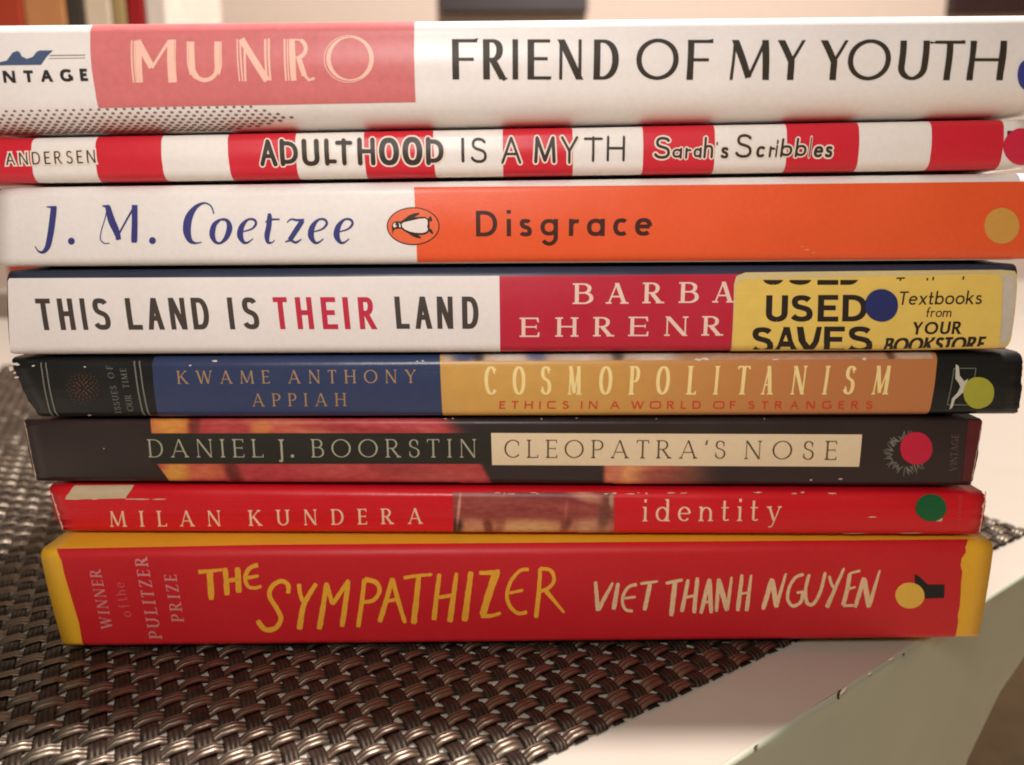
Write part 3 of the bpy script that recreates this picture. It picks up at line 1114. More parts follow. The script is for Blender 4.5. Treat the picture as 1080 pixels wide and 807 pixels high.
pr = vword('WINNER', (119.5, 664), (106, 600), 12, srf, -.02) + vword('PULITZER', (171.5, 674), (155, 587), 13.5, srf, -.02) + vword('PRIZE', (194.5, 656), (186, 606), 13, srf, -.02)
b8.ink('prize_lettering', pr, pk)
b8.ink('small_lettering', vword('of', (139.5, 650), (135.8, 636.5), 11, st(.1, .05, hs=.8), .1) + vword('the', (134.8, 633), (131, 614), 11, st(.1, .05, hs=.8), .1), pk2)
blk = mat('black_ink', (34, 30, 29), .5, .3, .1)
tk = zz(780, 580, 3.6)
b8.panel('publisher_mark', tk((664, 94), (670, 92), (686, 104), (714, 131), (778, 131), (776, 182), (704, 184), (690, 160), (664, 128)), blk, .00012)
ydot = mat('yellow_sticker', (236, 186, 74), .45, .4, .05)
b8.dot('dot_sticker', 959.2, 627.8, 15.3, 13.6, ydot)

# ================================================================== book 7: thin red
red7 = creased(paper('red_cover', (216, 24, 36), rough=.36, bump=.2), .35)
b7 = Book('thin worn red book with a strip of a face photo and green dot', YF[7], -0.022, Z87, Z76, .0016, .0022,
          ((53, 525), (67, 566), (1041, 522), (1034, 562)), .132, red7, rag=.0004)
cr7 = mat('cream_ink', (243, 205, 170), .5, .3, .08)
s7 = st(.135, .06, (.085, .05), hs=.9)
b7.ink('author_lettering', word('MILAN', 115.6, 233, 539, 555.5, 538.3, 554.8, s7) + word('KUNDERA', 262, 446, 538, 554.5, 535.8, 552.3, s7), cr7)
b7.ink('title_lettering', word('identity', 677.7, 824.4, 526.6, 549.8, 526.0, 549.2, st(.105, .05, (.07, .04), hs=.95)), cr7)


def blobs(base, items, gain=1.0):
    """smooth patches of printed colour: (cx,cy,rx,ry,rgb,strength,rot)"""
    def fn(X, Y):
        c = np.array(base, dtype=float)
        for it in items:
            cx, cy, rx, ry, col, a = it[:6]
            rot = it[6] if len(it) > 6 else 0
            dx, dy = X - cx, Y - cy
            if rot:
                cs, sn = math.cos(rot), math.sin(rot)
                dx, dy = dx * cs + dy * sn, -dx * sn + dy * cs
            k = a * math.exp(-((dx / rx) ** 2 + (dy / ry) ** 2) ** 2.0)
            c = c * (1 - k) + np.array(col) * k
        g = noise.fractal(Vector((X * .09, Y * .28, 2)), .8, 2.0, 4) * 13
        return (c + g) * gain
    return fn


pic = attr_mat('printed_picture')
sk = (196, 132, 96)
b7.picture('face_photo', ((477.6, 519.5), (648, 519.0), (647.5, 561.5), (478.3, 562)), 170, 44,
           blobs((150, 66, 58), [(560, 520, 60, 16, (134, 52, 50), .8), (510, 530, 30, 10, (170, 84, 72), .5), (575, 532, 80, 5, (176, 92, 78), .4, .12),
                                 (556, 557, 48, 10, (214, 164, 112), .95), (497, 557, 20, 11, (208, 146, 106), .9), (625, 556, 24, 10, (204, 150, 112), .9),
                                 (515, 556, 5, 9, (110, 46, 38), .8, -.3), (527, 556, 5, 14, (150, 76, 60), .6, .3), (597, 553, 5, 9, (110, 50, 40), .8, .5), (597, 540, 2, 14, (190, 100, 84), .6, .1),
                                 (481, 556, 7, 9, (52, 34, 28), .9, .5), (484, 536, 1.6, 20, (226, 168, 140), .8, .1), (620, 524, 20, 6, (202, 140, 112), .85, .25), (638, 540, 7, 22, (112, 66, 50), .8, .2), (645, 528, 3, 8, (214, 170, 130), .7),
                                 (541, 544, 60, 2, (150, 70, 58), .6)]), pic)
grn = mat('green_sticker', (20, 96, 52), .5, .4, .06)
b7.dot('dot_sticker', 981.6, 535.6, 16.3, 13.9, grn)
beige = mat('old_label_paper', (206, 182, 146), .7, .2, .10, 500)
b7.panel('label_scrap', [(79, 512.6), (142, 512.0), (139, 517), (133, 525.5), (100, 526.3), (69, 526.5), (74, 519)], beige, .00015)
b7.panel('sticker_scrap', [(988, 548.2), (993, 545.6), (994, 547.5), (992.5, 550), (987, 549.6)], beige, .0001)
fr = mat('faint_red_ink', (214, 66, 66), .5, .3, .08)
b7.ink('publisher_lettering', vword('Perennial', (1013, 553), (1015, 523), 6, st(.12, hs=.8)), fr)


def wear(book, spots, m, off=.00018, seed=1):
    """scuffs: ragged flecks where the paper shows, each a part of its own"""
    rr = random.Random(seed)
    for (X, Y, lx, ly) in spots:
        n = 11
        pts = []
        for k in range(n):
            a = 2 * math.pi * k / n
            q = rr.uniform(.45, 1.0)
            pts.append((X + lx * q * math.cos(a), Y + ly * q * math.sin(a)))
        book.lay('scuff', [cdt([[book.uv(*p) for p in pts]], .01)], m, off, False)


def worn_edge(book, p0, p1, inward, wmin, wmax, m, seed=0, off=.00016):
    """worn board edge: one thin uneven strip along an end of the spine"""
    a, b = [], []
    n = 26
    for k in range(n + 1):
        t = k / n
        X, Y = p0[0] + (p1[0] - p0[0]) * t, p0[1] + (p1[1] - p0[1]) * t
        q = .5 + .5 * noise.noise(Vector((t * 7.3, seed * 3.1, 2))) + .35 * noise.noise(Vector((t * 21, seed, 5)))
        wd = wmin + (wmax - wmin) * max(0, min(1, q)) ** 2
        a.append((X, Y)); b.append((X + inward * wd, Y + .4 * noise.noise(Vector((t * 15, 4, seed)))))
    book.panel('worn_edge', a + b[::-1], m, off)


bare = mat('bare_paper', (226, 190, 166), .85, .1, .1)
rr = random.Random(5)
sp = [(X, 526.3 - (X - 60) * .0005, rr.uniform(3, 14), rr.uniform(.4, .9)) for X in (140, 152, 168, 100, 78)]
sp += [(X + rr.uniform(-3, 3), 520.6 + rr.uniform(-.7, .7), rr.uniform(1.5, 7), rr.uniform(.5, 1.1)) for X in (522, 532, 541, 561, 570, 636, 648, 664, 674, 683, 708, 722, 796, 840, 849, 880)]
sp += [(306, 565, 6, .7), (780, 562.8, 10, .5), (920, 545, 7, .7), (900, 561.8, 22, .5), (960, 561.6, 18, .6)]
worn_edge(b7, (54.2, 520), (68, 565), 1, .5, 3.6, bare, 1)
worn_edge(b7, (1040, 519), (1033.3, 561), -1, .4, 3.4, bare, 2)
wear(b7, sp, bare, seed=2)

# ================================================================== book 6: dark, narrow cream title box
dark6 = paper('dark_brown_cover', (52, 39, 37), rough=.38)
b6 = Book('dark brown book with cream title box, orange cover art and red dot', YF[6], -0.012, Z76, Z65, .0017, .0011,
          ((25, 443), (38, 509), (1037, 441), (1025, 509)), .134, dark6, rag=.0003)
art = blobs((206, 74, 72), [(180, 449, 26, 14, (250, 168, 74), .95), (205, 447, 7, 14, (120, 44, 36), .85, .1), (236, 450, 14, 12, (214, 88, 76), .7), (262, 448, 26, 9, (198, 70, 66), .6),
                            (310, 450, 50, 9, (236, 128, 92), .8, .1), (275, 452, 12, 8, (244, 158, 80), .7), (370, 452, 60, 4, (176, 56, 58), .7, .04), (420, 446, 50, 7, (216, 84, 86), .7), (455, 456, 20, 5, (226, 106, 96), .6, .4),
                            (186, 500, 16, 18, (252, 178, 78), .95, .2), (218, 498, 22, 12, (240, 128, 84), .8), (246, 499, 8, 16, (110, 44, 36), .85, -.5), (300, 498, 40, 10, (208, 64, 74), .7), (350, 494, 40, 9, (224, 92, 88), .6), (430, 497, 40, 6, (176, 62, 62), .7, .1), (465, 504, 40, 8, (210, 96, 84), .7)], .9)


def fade(fn, x0, x1, col, slope=0.0, yref=0):
    def g(X, Y):
        c = fn(X, Y)
        t = max(0, min(1, (X + slope * (Y - yref) - x0) / (x1 - x0)))
        t = t * t * (3 - 2 * t)
        return c * (1 - t) + np.array(col) * t
    return g


D6 = (52, 39, 37)
b6.picture('cover_art', ((158.5, 441.4), (500, 440.6), (500, 457.6), (160, 457.6)), 210, 14, fade(art, 462, 492, D6, -.9, 449), pic)
b6.picture('cover_art', ((165, 488), (520, 488), (520, 509.2), (180, 509.2)), 210, 18, fade(art, 503, 510, D6, -.55, 488), pic)
art2 = blobs((206, 110, 82), [(664, 500, 20, 14, (232, 160, 100), .9), (650, 498, 8, 16, (206, 116, 92), .6), (700, 502, 30, 10, (150, 72, 62), .8)])
b6.picture('cover_art', ((633, 490.6), (775, 490.6), (772, 510), (634, 510)), 100, 18, fade(fade(art2, 640, 634, D6), 690, 768, D6), pic)
band = mat('author_band', (40, 38, 30), .45, .4, .06)
b6.panel('author_band', [(152.5, 457), (518, 456.6), (518.6, 489.2), (160.5, 489.2)], band, .0001)
tc6 = mat('cream_box', (234, 210, 172), .5, .3, .05)
b6.panel('title_box', [(518, 456.6), (909, 458.2), (905.8, 492.2), (519, 490.4)], tc6, .0001)
gr6 = mat('pale_grey_ink', (176, 170, 146), .5, .3, .06)
s6 = st(.095, .045, (.085, .04), hs=1.0)
b6.ink('author_lettering', word('DANIEL', 156, 277.7, 463.2, 482.2, 463, 482.2, s6) + [put('J', 293.7, 300.5, 463.2, 487.2, s6), put('.', 307, 310.3, 479.3, 482.3, s6)] + word('BOORSTIN', 328, 502.4, 463, 482.2, 463, 482.4, s6), gr6, .00018)
br6 = mat('brown_ink', (92, 68, 46), .5, .3, .06)
b6.ink('title_lettering', word("CLEOPATRA'S", 532, 765, 463.6, 482.6, 464.4, 483.6, s6) + word('NOSE', 785, 882.4, 464.6, 484, 465, 485, s6), br6, .00018)
rg = mat('red_sticker', (205, 30, 62), .5, .4, .06)
ringm = mat('grey_print', (132, 128, 118), .5, .3, .1)
ring = []
rr = random.Random(11)
for k in range(74):
    a = 2 * math.pi * k / 74 + rr.uniform(-.05, .05)
    r0 = rr.uniform(13.5, 17); r1 = rr.uniform(19, 25)
    a1 = a + rr.uniform(-.22, .22)
    p0 = (955.5 + r0 * math.cos(a), 478 + r0 * math.sin(a)); p1 = (955.5 + r1 * math.cos(a1), 478 + r1 * math.sin(a1))
    ring.append(brush([p0, p1], rr.uniform(.7, 1.4), .4, seed=k))
b6.ink('sun_emblem', ring, ringm)
b6.dot('dot_sticker', 966, 472.8, 17.0, 17.2, rg)
dim6 = mat('dim_print', (112, 92, 84), .5, .3, .1)
b6.ink('publisher_lettering', vword('VINTAGE', (1008.5, 497), (1011, 458), 7.5, st(.11, .05, (.07, .04), hs=.8)), dim6)
wine = mat('wine_end', (92, 28, 32), .4, .4, .12, 300)
b6.panel('wine_end_band', [(1021, 443), (1036, 444), (1025.5, 506), (1014, 507.5)], wine)
sp = [(X, 442.3 + rr.uniform(-.5, .5), rr.uniform(1, 2.6), rr.uniform(.4, .8)) for X in (470, 478, 571, 608, 692)] + [(110, 473, 1, .8), (855, 506, 2, 1), (886, 505, 2.4, 1), (806, 442.5, 1, .8)]
worn_edge(b6, (26.3, 446), (38.6, 507), 1, .3, 2.0, bare, 3)
worn_edge(b6, (1035.6, 446), (1024.8, 506), -1, .25, 1.2, bare, 4)
wear(b6, sp, bare, seed=4)

# ================================================================== book 5: black, blue and tan
black5 = paper('black_cover', (26, 27, 27), rough=.38, bump=.2)
creased(black5, .2)
b5 = Book('black, blue and tan book with worn corners and a lime dot', YF[5], 0.0, Z65, Z54, .0018, .0024,
          ((13, 386), (40, 440), (1079, 380), (1074, 437)), .136, black5, rag=.0004)
blue5 = creased(mat('blue_panel', (52, 64, 98), .34, .45, .08, 400, .1), .2)
b5.strip('author_panel', [((161, 383), (167, 437), (464, 380), (467.3, 437))], blue5)
tanf = blobs((222, 168, 82), [(520, 408, 100, 60, (232, 178, 84), .6), (900, 408, 190, 70, (196, 122, 70), .8)])
b5.strip('title_panel', [((464, 380), (467.3, 437), (988, 377), (978.7, 437))], creased(ramp_x(mat('tan_panel', (214, 163, 84), .42, .4, .08, 300, .1), 0.0, .075, (196, 124, 74)), .15))
artf = blobs((196, 168, 146), [(490, 0, 14, 9, (64, 74, 116), .8), (505, 0, 6, 9, (60, 52, 52), .8), (540, 0, 24, 9, (228, 214, 200), .8), (566, 0, 12, 9, (92, 96, 140), .7), (610, 0, 30, 9, (224, 212, 196), .7), (652, 0, 7, 9, (84, 70, 62), .8),
                               (690, 0, 26, 9, (226, 210, 190), .7), (730, 0, 20, 9, (180, 128, 96), .7), (800, 0, 60, 9, (196, 138, 104), .7), (900, 0, 60, 9, (186, 130, 100), .7), (940, 0, 5, 9, (90, 50, 40), .8), (960, 0, 16, 9, (206, 176, 150), .7)])
V, Fc, Cc = [], [], []
ua, ub = b5.uv(466, 379)[0], b5.uv(984, 377)[0]
NX, NV = 200, 8
for j in range(NV + 1):
    for i in range(NX + 1):
        x = ua + (ub - ua) * i / NX
        V.append(b5.S(x, 2.34 + .72 * j / NV, .00009))
        Cc.append(lin([max(0, min(255, c)) for c in artf(466 + 518 * i / NX, (j - 4) * 1.6)]))
for j in range(NV):
    for i in range(NX):
        k = j * (NX + 1) + i
        Fc.append((k, k + 1, k + NX + 2, k + NX + 1))
link_mesh('front_cover_art', V, Fc, pic, b5.root, True, Cc)
s5b = mat('tan_ink', (172, 136, 94), .5, .3, .08)
s5 = st(.12, .06, (.075, .045), hs=.92)
b5.ink('author_lettering', word('KWAME', 186.7, 284.4, 391, 404.8, 390.6, 404.4, s5) + word('ANTHONY', 303.7, 439, 390.4, 404.4, 389.8, 404, s5) + word('APPIAH', 266, 365.3, 415, 428.6, 414.4, 428.2, s5), s5b)
s5t = st(.125, .055, (.045, .035), hs=.5)
cr5 = mat('pale_yellow_ink', (250, 222, 152), .5, .3, .06)
T = []
for ch, a, b_ in (('C', 511, 523.7), ('O', 540.6, 554.2), ('S', 570, 581.5), ('M', 598.7, 614), ('O', 631.9, 645.8), ('P', 663, 674.8), ('O', 692, 706.5), ('L', 724.3, 735), ('I', 753, 758.4), ('T', 777, 790.5), ('A', 803.6, 816.6), ('N', 835, 850), ('I', 868.5, 874), ('S', 890.4, 902), ('M', 921, 939)):
    t = (a - 511) / 430
    T.append(put(ch, a, b_, 386.2 - .6 * t, 416.4 - .4 * t, s5t, slope=.02 - .2 * t))
b5.ink('title_lettering', T, cr5)
rd5 = mat('brick_red_ink', (205, 70, 44), .5, .3, .06)
s5e = st(.2, .17, hs=1.75, square=True)
T = []
for wd_, a, b_ in (('ETHICS', 526.7, 600), ('IN', 612.6, 630.4), ('A', 643, 654), ('WORLD', 665.3, 739), ('OF', 752, 775.6), ('STRANGERS', 789, 920)):
    if len(wd_) > 1:
        T += word(wd_, a, b_, 423, 431.2, 422.8, 431.2, st(.2, .17, hs=1.3, square=True), slope=-.06)
    else:
        T.append(put(wd_, a, b_, 423, 431.2, s5e, slope=-.03))
b5.ink('subtitle_lettering', T, rd5)
gl5 = mat('grey_rule', (124, 122, 110), .5, .3, .05)
T = []
for (x0, x1) in ((43.7, 56.3), (48.6, 62)):
    T.append(ribbon([(x0, 382.5), (x1, 438)], [1.3, 1.3]))
for (x0, x1) in ((142, 153.3), (147.5, 158.8)):
    T.append(ribbon([(x0, 381), (x1, 437.6)], [1.4, 1.4]))
b5.ink('rule_lines', T, gl5)
T = []
rr = random.Random(21)
for ringi, (r_, n_, s_) in enumerate(((2.5, 5, 1.3), (5, 9, 1.3), (7.6, 13, 1.2), (10.5, 18, 1.0), (13.5, 20, .9), (16, 20, .8))):
    for k in range(n_):
        a = 2 * math.pi * (k + .5 * (ringi % 2)) / n_
        q = r_ + rr.uniform(-.6, .6)
        p0 = (87.5 + q * math.cos(a) * 1.02, 409 + q * math.sin(a)); p1 = (87.5 + (q + s_ * 1.5) * math.cos(a) * 1.02, 409 + (q + s_ * 1.5) * math.sin(a))
        T.append(brush([p0, p1], s_ * 1.1, s_ * .6, seed=k))
b5.ink('sun_emblem', T, mat('bronze_print', (112, 72, 46), .45, .4, .25, 900))
s5v = st(.12, .06, (.08, .04), hs=.85)
b5.ink('series_lettering', vword('ISSUES', (128.5, 435.5), (122.8, 407), 6.6, s5v) + vword('OF', (121.2, 399), (118.6, 386), 6.6, s5v) + vword('OUR', (141.2, 433.5), (138.3, 416), 6.6, s5v) + vword('TIME', (136.8, 409), (133, 388.5), 6.6, s5v), mat('dim_grey_ink', (118, 116, 104), .5, .3, .1))
fz = zz(760, 360, 3.375)
T = []
fr_ = fz((830, 96), (908, 96), (880, 226), (805, 226))
for i in range(4):
    T.append(ribbon([fr_[i], fr_[(i + 1) % 4]], [.9, .9]))
b5.ink('emblem_frame', T, gl5)
fg = fz((836, 82), (846, 88), (850, 122), (866, 142), (880, 132), (878, 140), (868, 158), (872, 172), (850, 192), (832, 208), (826, 230), (812, 242), (818, 224), (822, 204), (842, 182), (852, 162), (846, 148), (834, 132))
b5.panel('runner_emblem', fg, mat('pale_print', (206, 202, 186), .5, .3, .05), .00016)
b5.dot('dot_sticker', 1031.7, 414.2, 16.3, 16.8, mat('lime_sticker', (176, 172, 58), .5, .4, .06), wob=.05)
sp = [(17, 384.5, 5, 2.0), (12, 389, 3, 3), (35.5, 386, 2.2, 1.0), (18, 398, 3, 1.2), (227, 381.2, 4.5, 1.2), (201, 385.6, 1.8, 1), (440, 381.4, 1.5, .7), (446, 381, 2, .7), (16, 393, 2.2, 1.6), (90, 387, 1.6, .8), (95, 437.3, 2.5, .7)]
sp += [(X, 379.3 + rr.uniform(-1, 1), rr.uniform(2, 6), rr.uniform(.6, 1.6)) for X in (735, 743, 818, 911)]
wear(b5, sp, mat('worn_board', (226, 212, 200), .85, .1, .12), seed=6)

# ================================================================== book 4: white and red with the used-book label
navy4 = paper('navy_cover', (50, 54, 74), rough=.4)
b4 = Book('white and crimson spined book with a yellow used book label and blue dot', YF[4], 0.0, Z54, Z43, .0023, .0022,
          ((7.5, 294), (10.5, 373), (1073, 286), (1063, 367)), .136, navy4)
wh4 = paper('white_panel', WHITE)
b4.panel('white_panel', [(8.5, 296.5), (10, 293.6), (270, 292.4), (526.6, 291), (527.6, 370.6), (300, 373), (16, 374.8), (11.5, 372), (10, 366)], wh4)
cr4 = paper('crimson_panel', (192, 34, 58))
b4.panel('crimson_panel', [(526.6, 291), (800, 289), (1060, 287.6), (1060, 367.5), (800, 369.6), (527.6, 370.6)], cr4)
dk4 = mat('charcoal_ink', (72, 62, 56), .5, .3, .06)
s4 = st(.165, .155, hs=.6)
a4 = zz(0, 280, 3.857)
c4 = zz(260, 280, 3.857)
T = []
for ch, x0, x1 in (('T', 152, 212), ('H', 240, 302), ('I', 332, 352), ('S', 379, 447), ('L', 516, 575), ('A', 598, 664), ('N', 690, 758), ('D', 782, 850), ('I', 930, 951), ('S', 986, 1052)):
    X0, X1 = x0 / 3.857, x1 / 3.857
    T.append(put(ch, X0, X1, 315.2 - X0 * .006, 348.3 - X0 * .004, s4, slope=.165 - .0002 * X0))
b4.ink('title_lettering', T, dk4)
T = []
T2 = []
for ch, x0, x1, sl in (('T', 113, 170, .115), ('H', 203, 270, .11), ('E', 306, 368, .10), ('I', 395, 418, .10), ('R', 457, 528, .09)):
    T2.append(put(ch, 260 + x0 / 3.857, 260 + x1 / 3.857, 313.4, 347.2, s4, slope=sl))
for ch, x0, x1, sl in (('L', 606, 660, .08), ('A', 684, 753, .06), ('N', 774, 841, .03), ('D', 877, 944, .02)):
    T.append(put(ch, 260 + x0 / 3.857, 260 + x1 / 3.857, 312.8, 346.8, s4, slope=sl))
tl = b4.ink('title_lettering', T, dk4)
b4.ink('title_lettering', T2, mat('crimson_ink', (196, 44, 70), .5, .3, .06))
s4s = st(.19, .075, (.105, .075), slab=True, hs=.95)
T = []
for ch, a, b_ in (('B', 604, 625.8), ('A', 639, 663), ('R', 677.6, 700.7), ('B', 715.8, 737), ('A', 751.5, 775)):
    t = (a - 604) / 150
    T.append(put(ch, a, b_, 298.8 - 1.6 * t, 320.7 - 1.6 * t, s4s))
for ch, a, b_ in (('E', 548, 569), ('H', 585.6, 610), ('R', 625.5, 648), ('E', 662.6, 684), ('N', 700.7, 725.6), ('R', 740, 763)):
    t = (a - 548) / 192
    T.append(put(ch, a, b_, 335 - 1.6 * t, 355.4 - 1.4 * t, s4s))
b4.ink('author_lettering', T, mat('blush_ink', (240, 208, 190), .5, .3, .06))
tape = mat('clear_tape', (212, 196, 172), .3, .5, .05)
tp = b4.panel('label_tape', [(774, 300), (777, 291), (786, 287.6), (900, 286.2), (1000, 285.2), (1056, 284.8), (1070, 286), (1072.5, 300), (1070, 330), (1066.5, 355), (1060, 366.5), (1030, 367.2), (900, 370.4), (772, 371.2)], creased(mat('label_backing', (218, 198, 142), .3, .5, .08), .6), .00012)
lab = b4.panel('used_book_label', [(775.5, 303), (780, 297), (790, 294.4), (900, 292), (1040, 288.6), (1053, 290), (1057, 298), (1055, 340), (1053, 366.4), (900, 369.9), (773.0, 370.6), (773, 350)], creased(mat('label_yellow', (236, 201, 100), .34, .5, .07, 300, .1), .5), .0002)
tpw = b4.panel('label_worn_end', [(1057.5, 292), (1068, 290), (1070.5, 304), (1067, 340), (1064, 356), (1056, 362)], mat('worn_tape', (206, 196, 182), .4, .5, .12, 600), .0002)
blk4 = mat('label_black', (44, 34, 28), .5, .3, .06)
sb = st(.235, .185, hs=.98)
k4 = zz(760, 280, 3.375)
T = []
for ch, a, b_ in (('U', 807.4, 830.5), ('S', 834, 857), ('E', 862, 884), ('D', 888, 914)):
    T.append(put(ch, a, b_, 311.4 - (a - 807) * .006, 339.4 - (a - 807) * .006, sb, slope=-.03))
b4.ink('label_lettering', T, blk4, .00026, parent=lab)
T = []
for ch, a, b_ in (('S', 792.6, 815.5), ('A', 815, 843), ('V', 839.5, 866), ('E', 868.5, 891), ('S', 894, 920)):
    T.append(put(ch, a, b_, 345 - (a - 792) * .008, 372.6 - (a - 792) * .008, sb, slope=-.03))
b4.ink('label_lettering', T, blk4, .00026, clip=[((0, 367.6, 0), (0, 1, 0))], parent=lab)
T = []
for ch, a, b_ in (('U', 803.5, 827), ('S', 832, 856), ('E', 862, 884), ('D', 886, 907)):
    T.append(put(ch, a, b_, 272.5, 300.4, sb, slope=-.03))
b4.ink('label_lettering', T, blk4, .00026, clip=[((0, 295.2, 0), (0, -1, 0))], parent=lab)
ob = -.16
s_l = st(.13, .115, hs=1.0)
s_b = st(.21, .17, hs=.9)
T = word('Textbooks', 947.6, 1035.5, 307.4, 321.6, 306.2, 320.6, s_l, slope=ob) + word('from', 976.5, 1003, 324.4, 334.4, 324.2, 334.2, s_l, slope=ob) + word('YOUR', 961.5, 1014, 339.6, 352.8, 338.8, 352.2, s_b, slope=ob)
b4.ink('label_lettering', T, blk4, .00026, parent=lab)
b4.ink('label_lettering', word('BOOKSTORE', 932, 1038, 356.4, 371, 354.8, 369.4, st(.245, .18, hs=.85), slope=-.3), blk4, .00026, clip=[((985, 365.9, 0), (.03, 1, 0))], parent=lab)
b4.ink('label_lettering', word('Textbooks', 944, 1030, 292.6, 306, 291.2, 304.6, s_l, slope=ob), blk4, .00026, clip=[((985, 295.6, 0), (.02, 1, 0))], parent=lab)
b4.dot('dot_sticker', 929, 322, 17.5, 17.2, mat('blue_sticker', (38, 46, 104), .45, .4, .06), .0004)

# ================================================================== book 3: white and orange
cream3 = paper('ivory_cover', (236, 229, 223))
b3 = Book('white and orange paperback with a penguin oval and a mustard dot', YF[3], 0.0, Z43, Z32, .0025, .0025,
          ((-3, 197), (-2, 282), (1098, 182), (1092, 274)), .132, cream3)
b3.panel('orange_panel', [(436.6, 197.6), (600, 196.4), (800, 194.6), (1096, 191.4), (1092, 272.6), (800, 274.6), (600, 275.6), (440.3, 276.4)], paper('orange_panel', (236, 92, 46)))
ink3 = mat('violet_ink', (58, 60, 122), .5, .3, .08)
j3 = zz(0, 190, 4.5)
k3 = zz(180, 190, 4.5)


def vpen(pts, n=8):
    """pts: (x, y, width) -> ribbon with explicit widths"""
    q = spline(pts, n)
    return ribbon([(a, b) for a, b, _ in q], [max(.3, c) for _, _, c in q])


def vp(z, *pts):
    return vpen([z((x, y))[0] + (wd,) for x, y, wd in pts])


T = [vp(j3, (222, 127, 1.0), (240, 128, 2.0), (268, 128, 2.6)) + vp(j3, (257, 126, 6.4), (250, 190, 6.6), (240, 260, 6.4), (226, 318, 5.6), (204, 342, 3.2), (182, 336, 1.6), (168, 314, 1.0)),
     vp(j3, (486, 122, 1.0), (505, 125, 3), (520, 124, 3)) + vp(j3, (512, 124, 5.5), (530, 190, 7.6), (552, 240, 6.8), (566, 283, 4.6)) + vp(j3, (510, 128, 1.0), (500, 180, 1.0), (482, 240, 1.0), (478, 280, 1.1), (496, 300, 1.2), (522, 299, .8)) + vp(j3, (552, 282, 1.6), (590, 210, 1.8), (640, 122, 2.2)) + vp(j3, (640, 118, 6.0), (640, 200, 6.2), (638, 280, 6.4), (638, 297, 5.0)),
     vp(k3, (206, 160, 1.4), (192, 124, 1.6), (160, 109, 2.0), (118, 130, 4.5), (86, 180, 8.0), (78, 240, 8.2), (92, 285, 5.4), (118, 299, 2.2), (148, 294, 1.0)),
     vp(k3, (238, 186, 2.2), (208, 212, 5.0), (198, 258, 6.0), (212, 292, 3.6), (238, 298, 2.4), (266, 270, 5.0), (280, 225, 6.0), (268, 192, 3.6), (238, 186, 2.2)),
     vp(k3, (338, 246, 1.2), (384, 232, 1.8), (405, 208, 2.6), (396, 188, 2.6), (366, 188, 2.4), (338, 220, 5.4), (330, 262, 6.4), (346, 294, 3.6), (366, 296, 2.0), (392, 278, .9)),
     vp(k3, (468, 158, 3.0), (470, 176, 5.0), (466, 220, 5.6), (458, 262, 5.6), (462, 294, 3.4), (482, 296, 1.4), (494, 284, .8)) + vp(k3, (450, 200, 1.0), (470, 188, 2.0), (518, 186, 1.6)),
     vp(k3, (552, 202, 1.0), (572, 186, 1.8), (600, 190, 2.4), (634, 188, 2.0)) + vp(k3, (626, 192, 5.0), (600, 232, 5.4), (566, 284, 5.0)) + vp(k3, (544, 294, 1.2), (570, 286, 2.4), (594, 296, 2.6), (622, 280, 1.0)),
     vp(k3, (676, 246, 1.2), (720, 232, 1.8), (741, 208, 2.6), (732, 188, 2.6), (702, 188, 2.4), (674, 220, 5.4), (666, 262, 6.4), (682, 294, 3.6), (702, 296, 2.0), (726, 278, .9)),
     vp(k3, (798, 246, 1.2), (842, 232, 1.8), (863, 208, 2.6), (854, 188, 2.6), (824, 188, 2.4), (796, 220, 5.4), (788, 262, 6.4), (804, 294, 3.6), (824, 296, 2.0), (848, 278, .9))]
for (X, Y) in ((75.5, 254.4), (161, 253.8)):
    T.append([[(X + 3.6 * math.cos(2 * math.pi * k / 18), Y + 3.7 * math.sin(2 * math.pi * k / 18)) for k in range(18)]])
b3.ink('author_lettering', T, ink3)
br3 = mat('dark_brown_ink', (66, 32, 22), .5, .3, .06)
sD = st(.17, .15, hs=1.0)
T = [put('D', 502, 524.4, 222.4, 249.4, sD), put('i', 534.4, 538.9, 221.6, 249.2, sD), put('s', 548, 561, 231, 249.4, sD), put('g', 570, 588.4, 231, 259.2, sD), put('r', 600, 611, 230.9, 248.9, sD), put('a', 619, 637.8, 230.7, 249, sD), put('c', 646.7, 661, 230.3, 248.8, sD), put('e', 669.6, 687.8, 230, 248.7, sD)]
b3.ink('title_lettering', T, br3)
# oval with the standing bird lying on its side
p3 = zz(400, 190, 8.07)
ov = [(435.8 + 27.9 * math.cos(2 * math.pi * k / 48), 238.6 + 20.0 * math.sin(2 * math.pi * k / 48)) for k in range(48)]
ov2 = [(435.8 + 26.7 * math.cos(2 * math.pi * k / 48), 238.6 + 18.8 * math.sin(2 * math.pi * k / 48)) for k in range(48)]
om = b3.panel('oval_rim', ov, br3, .00012)
b3.panel('oval_ground', ov2, paper('oval_orange', (236, 106, 62)), .00018, om)
bird = p3((108, 388), (118, 362), (140, 350), (170, 352), (188, 352), (215, 330), (255, 300), (300, 282), (340, 278), (345, 288), (322, 302), (296, 318), (340, 314), (390, 312), (418, 330), (428, 312), (440, 308), (448, 322), (452, 350), (438, 352), (432, 344), (428, 370), (430, 412), (446, 420), (462, 452), (450, 462), (436, 446), (424, 436), (412, 452), (380, 466), (330, 466), (358, 484), (352, 496), (322, 492), (284, 478), (246, 452), (214, 434), (188, 414), (160, 414), (134, 418), (122, 432), (118, 464), (112, 440), (110, 412))
b3.panel('penguin_emblem', bird, mat('bird_black', (48, 34, 28), .5, .3, .05), .00024, om)
em = mat('bird_white', (236, 226, 218), .5, .3, .04)
em_b = b3.panel('penguin_emblem', p3((192, 372), (215, 358), (270, 346), (340, 330), (390, 326), (410, 338), (414, 370), (408, 398), (416, 420), (404, 438), (370, 450), (310, 448), (262, 438), (220, 420), (198, 400)), em, .0003, om)
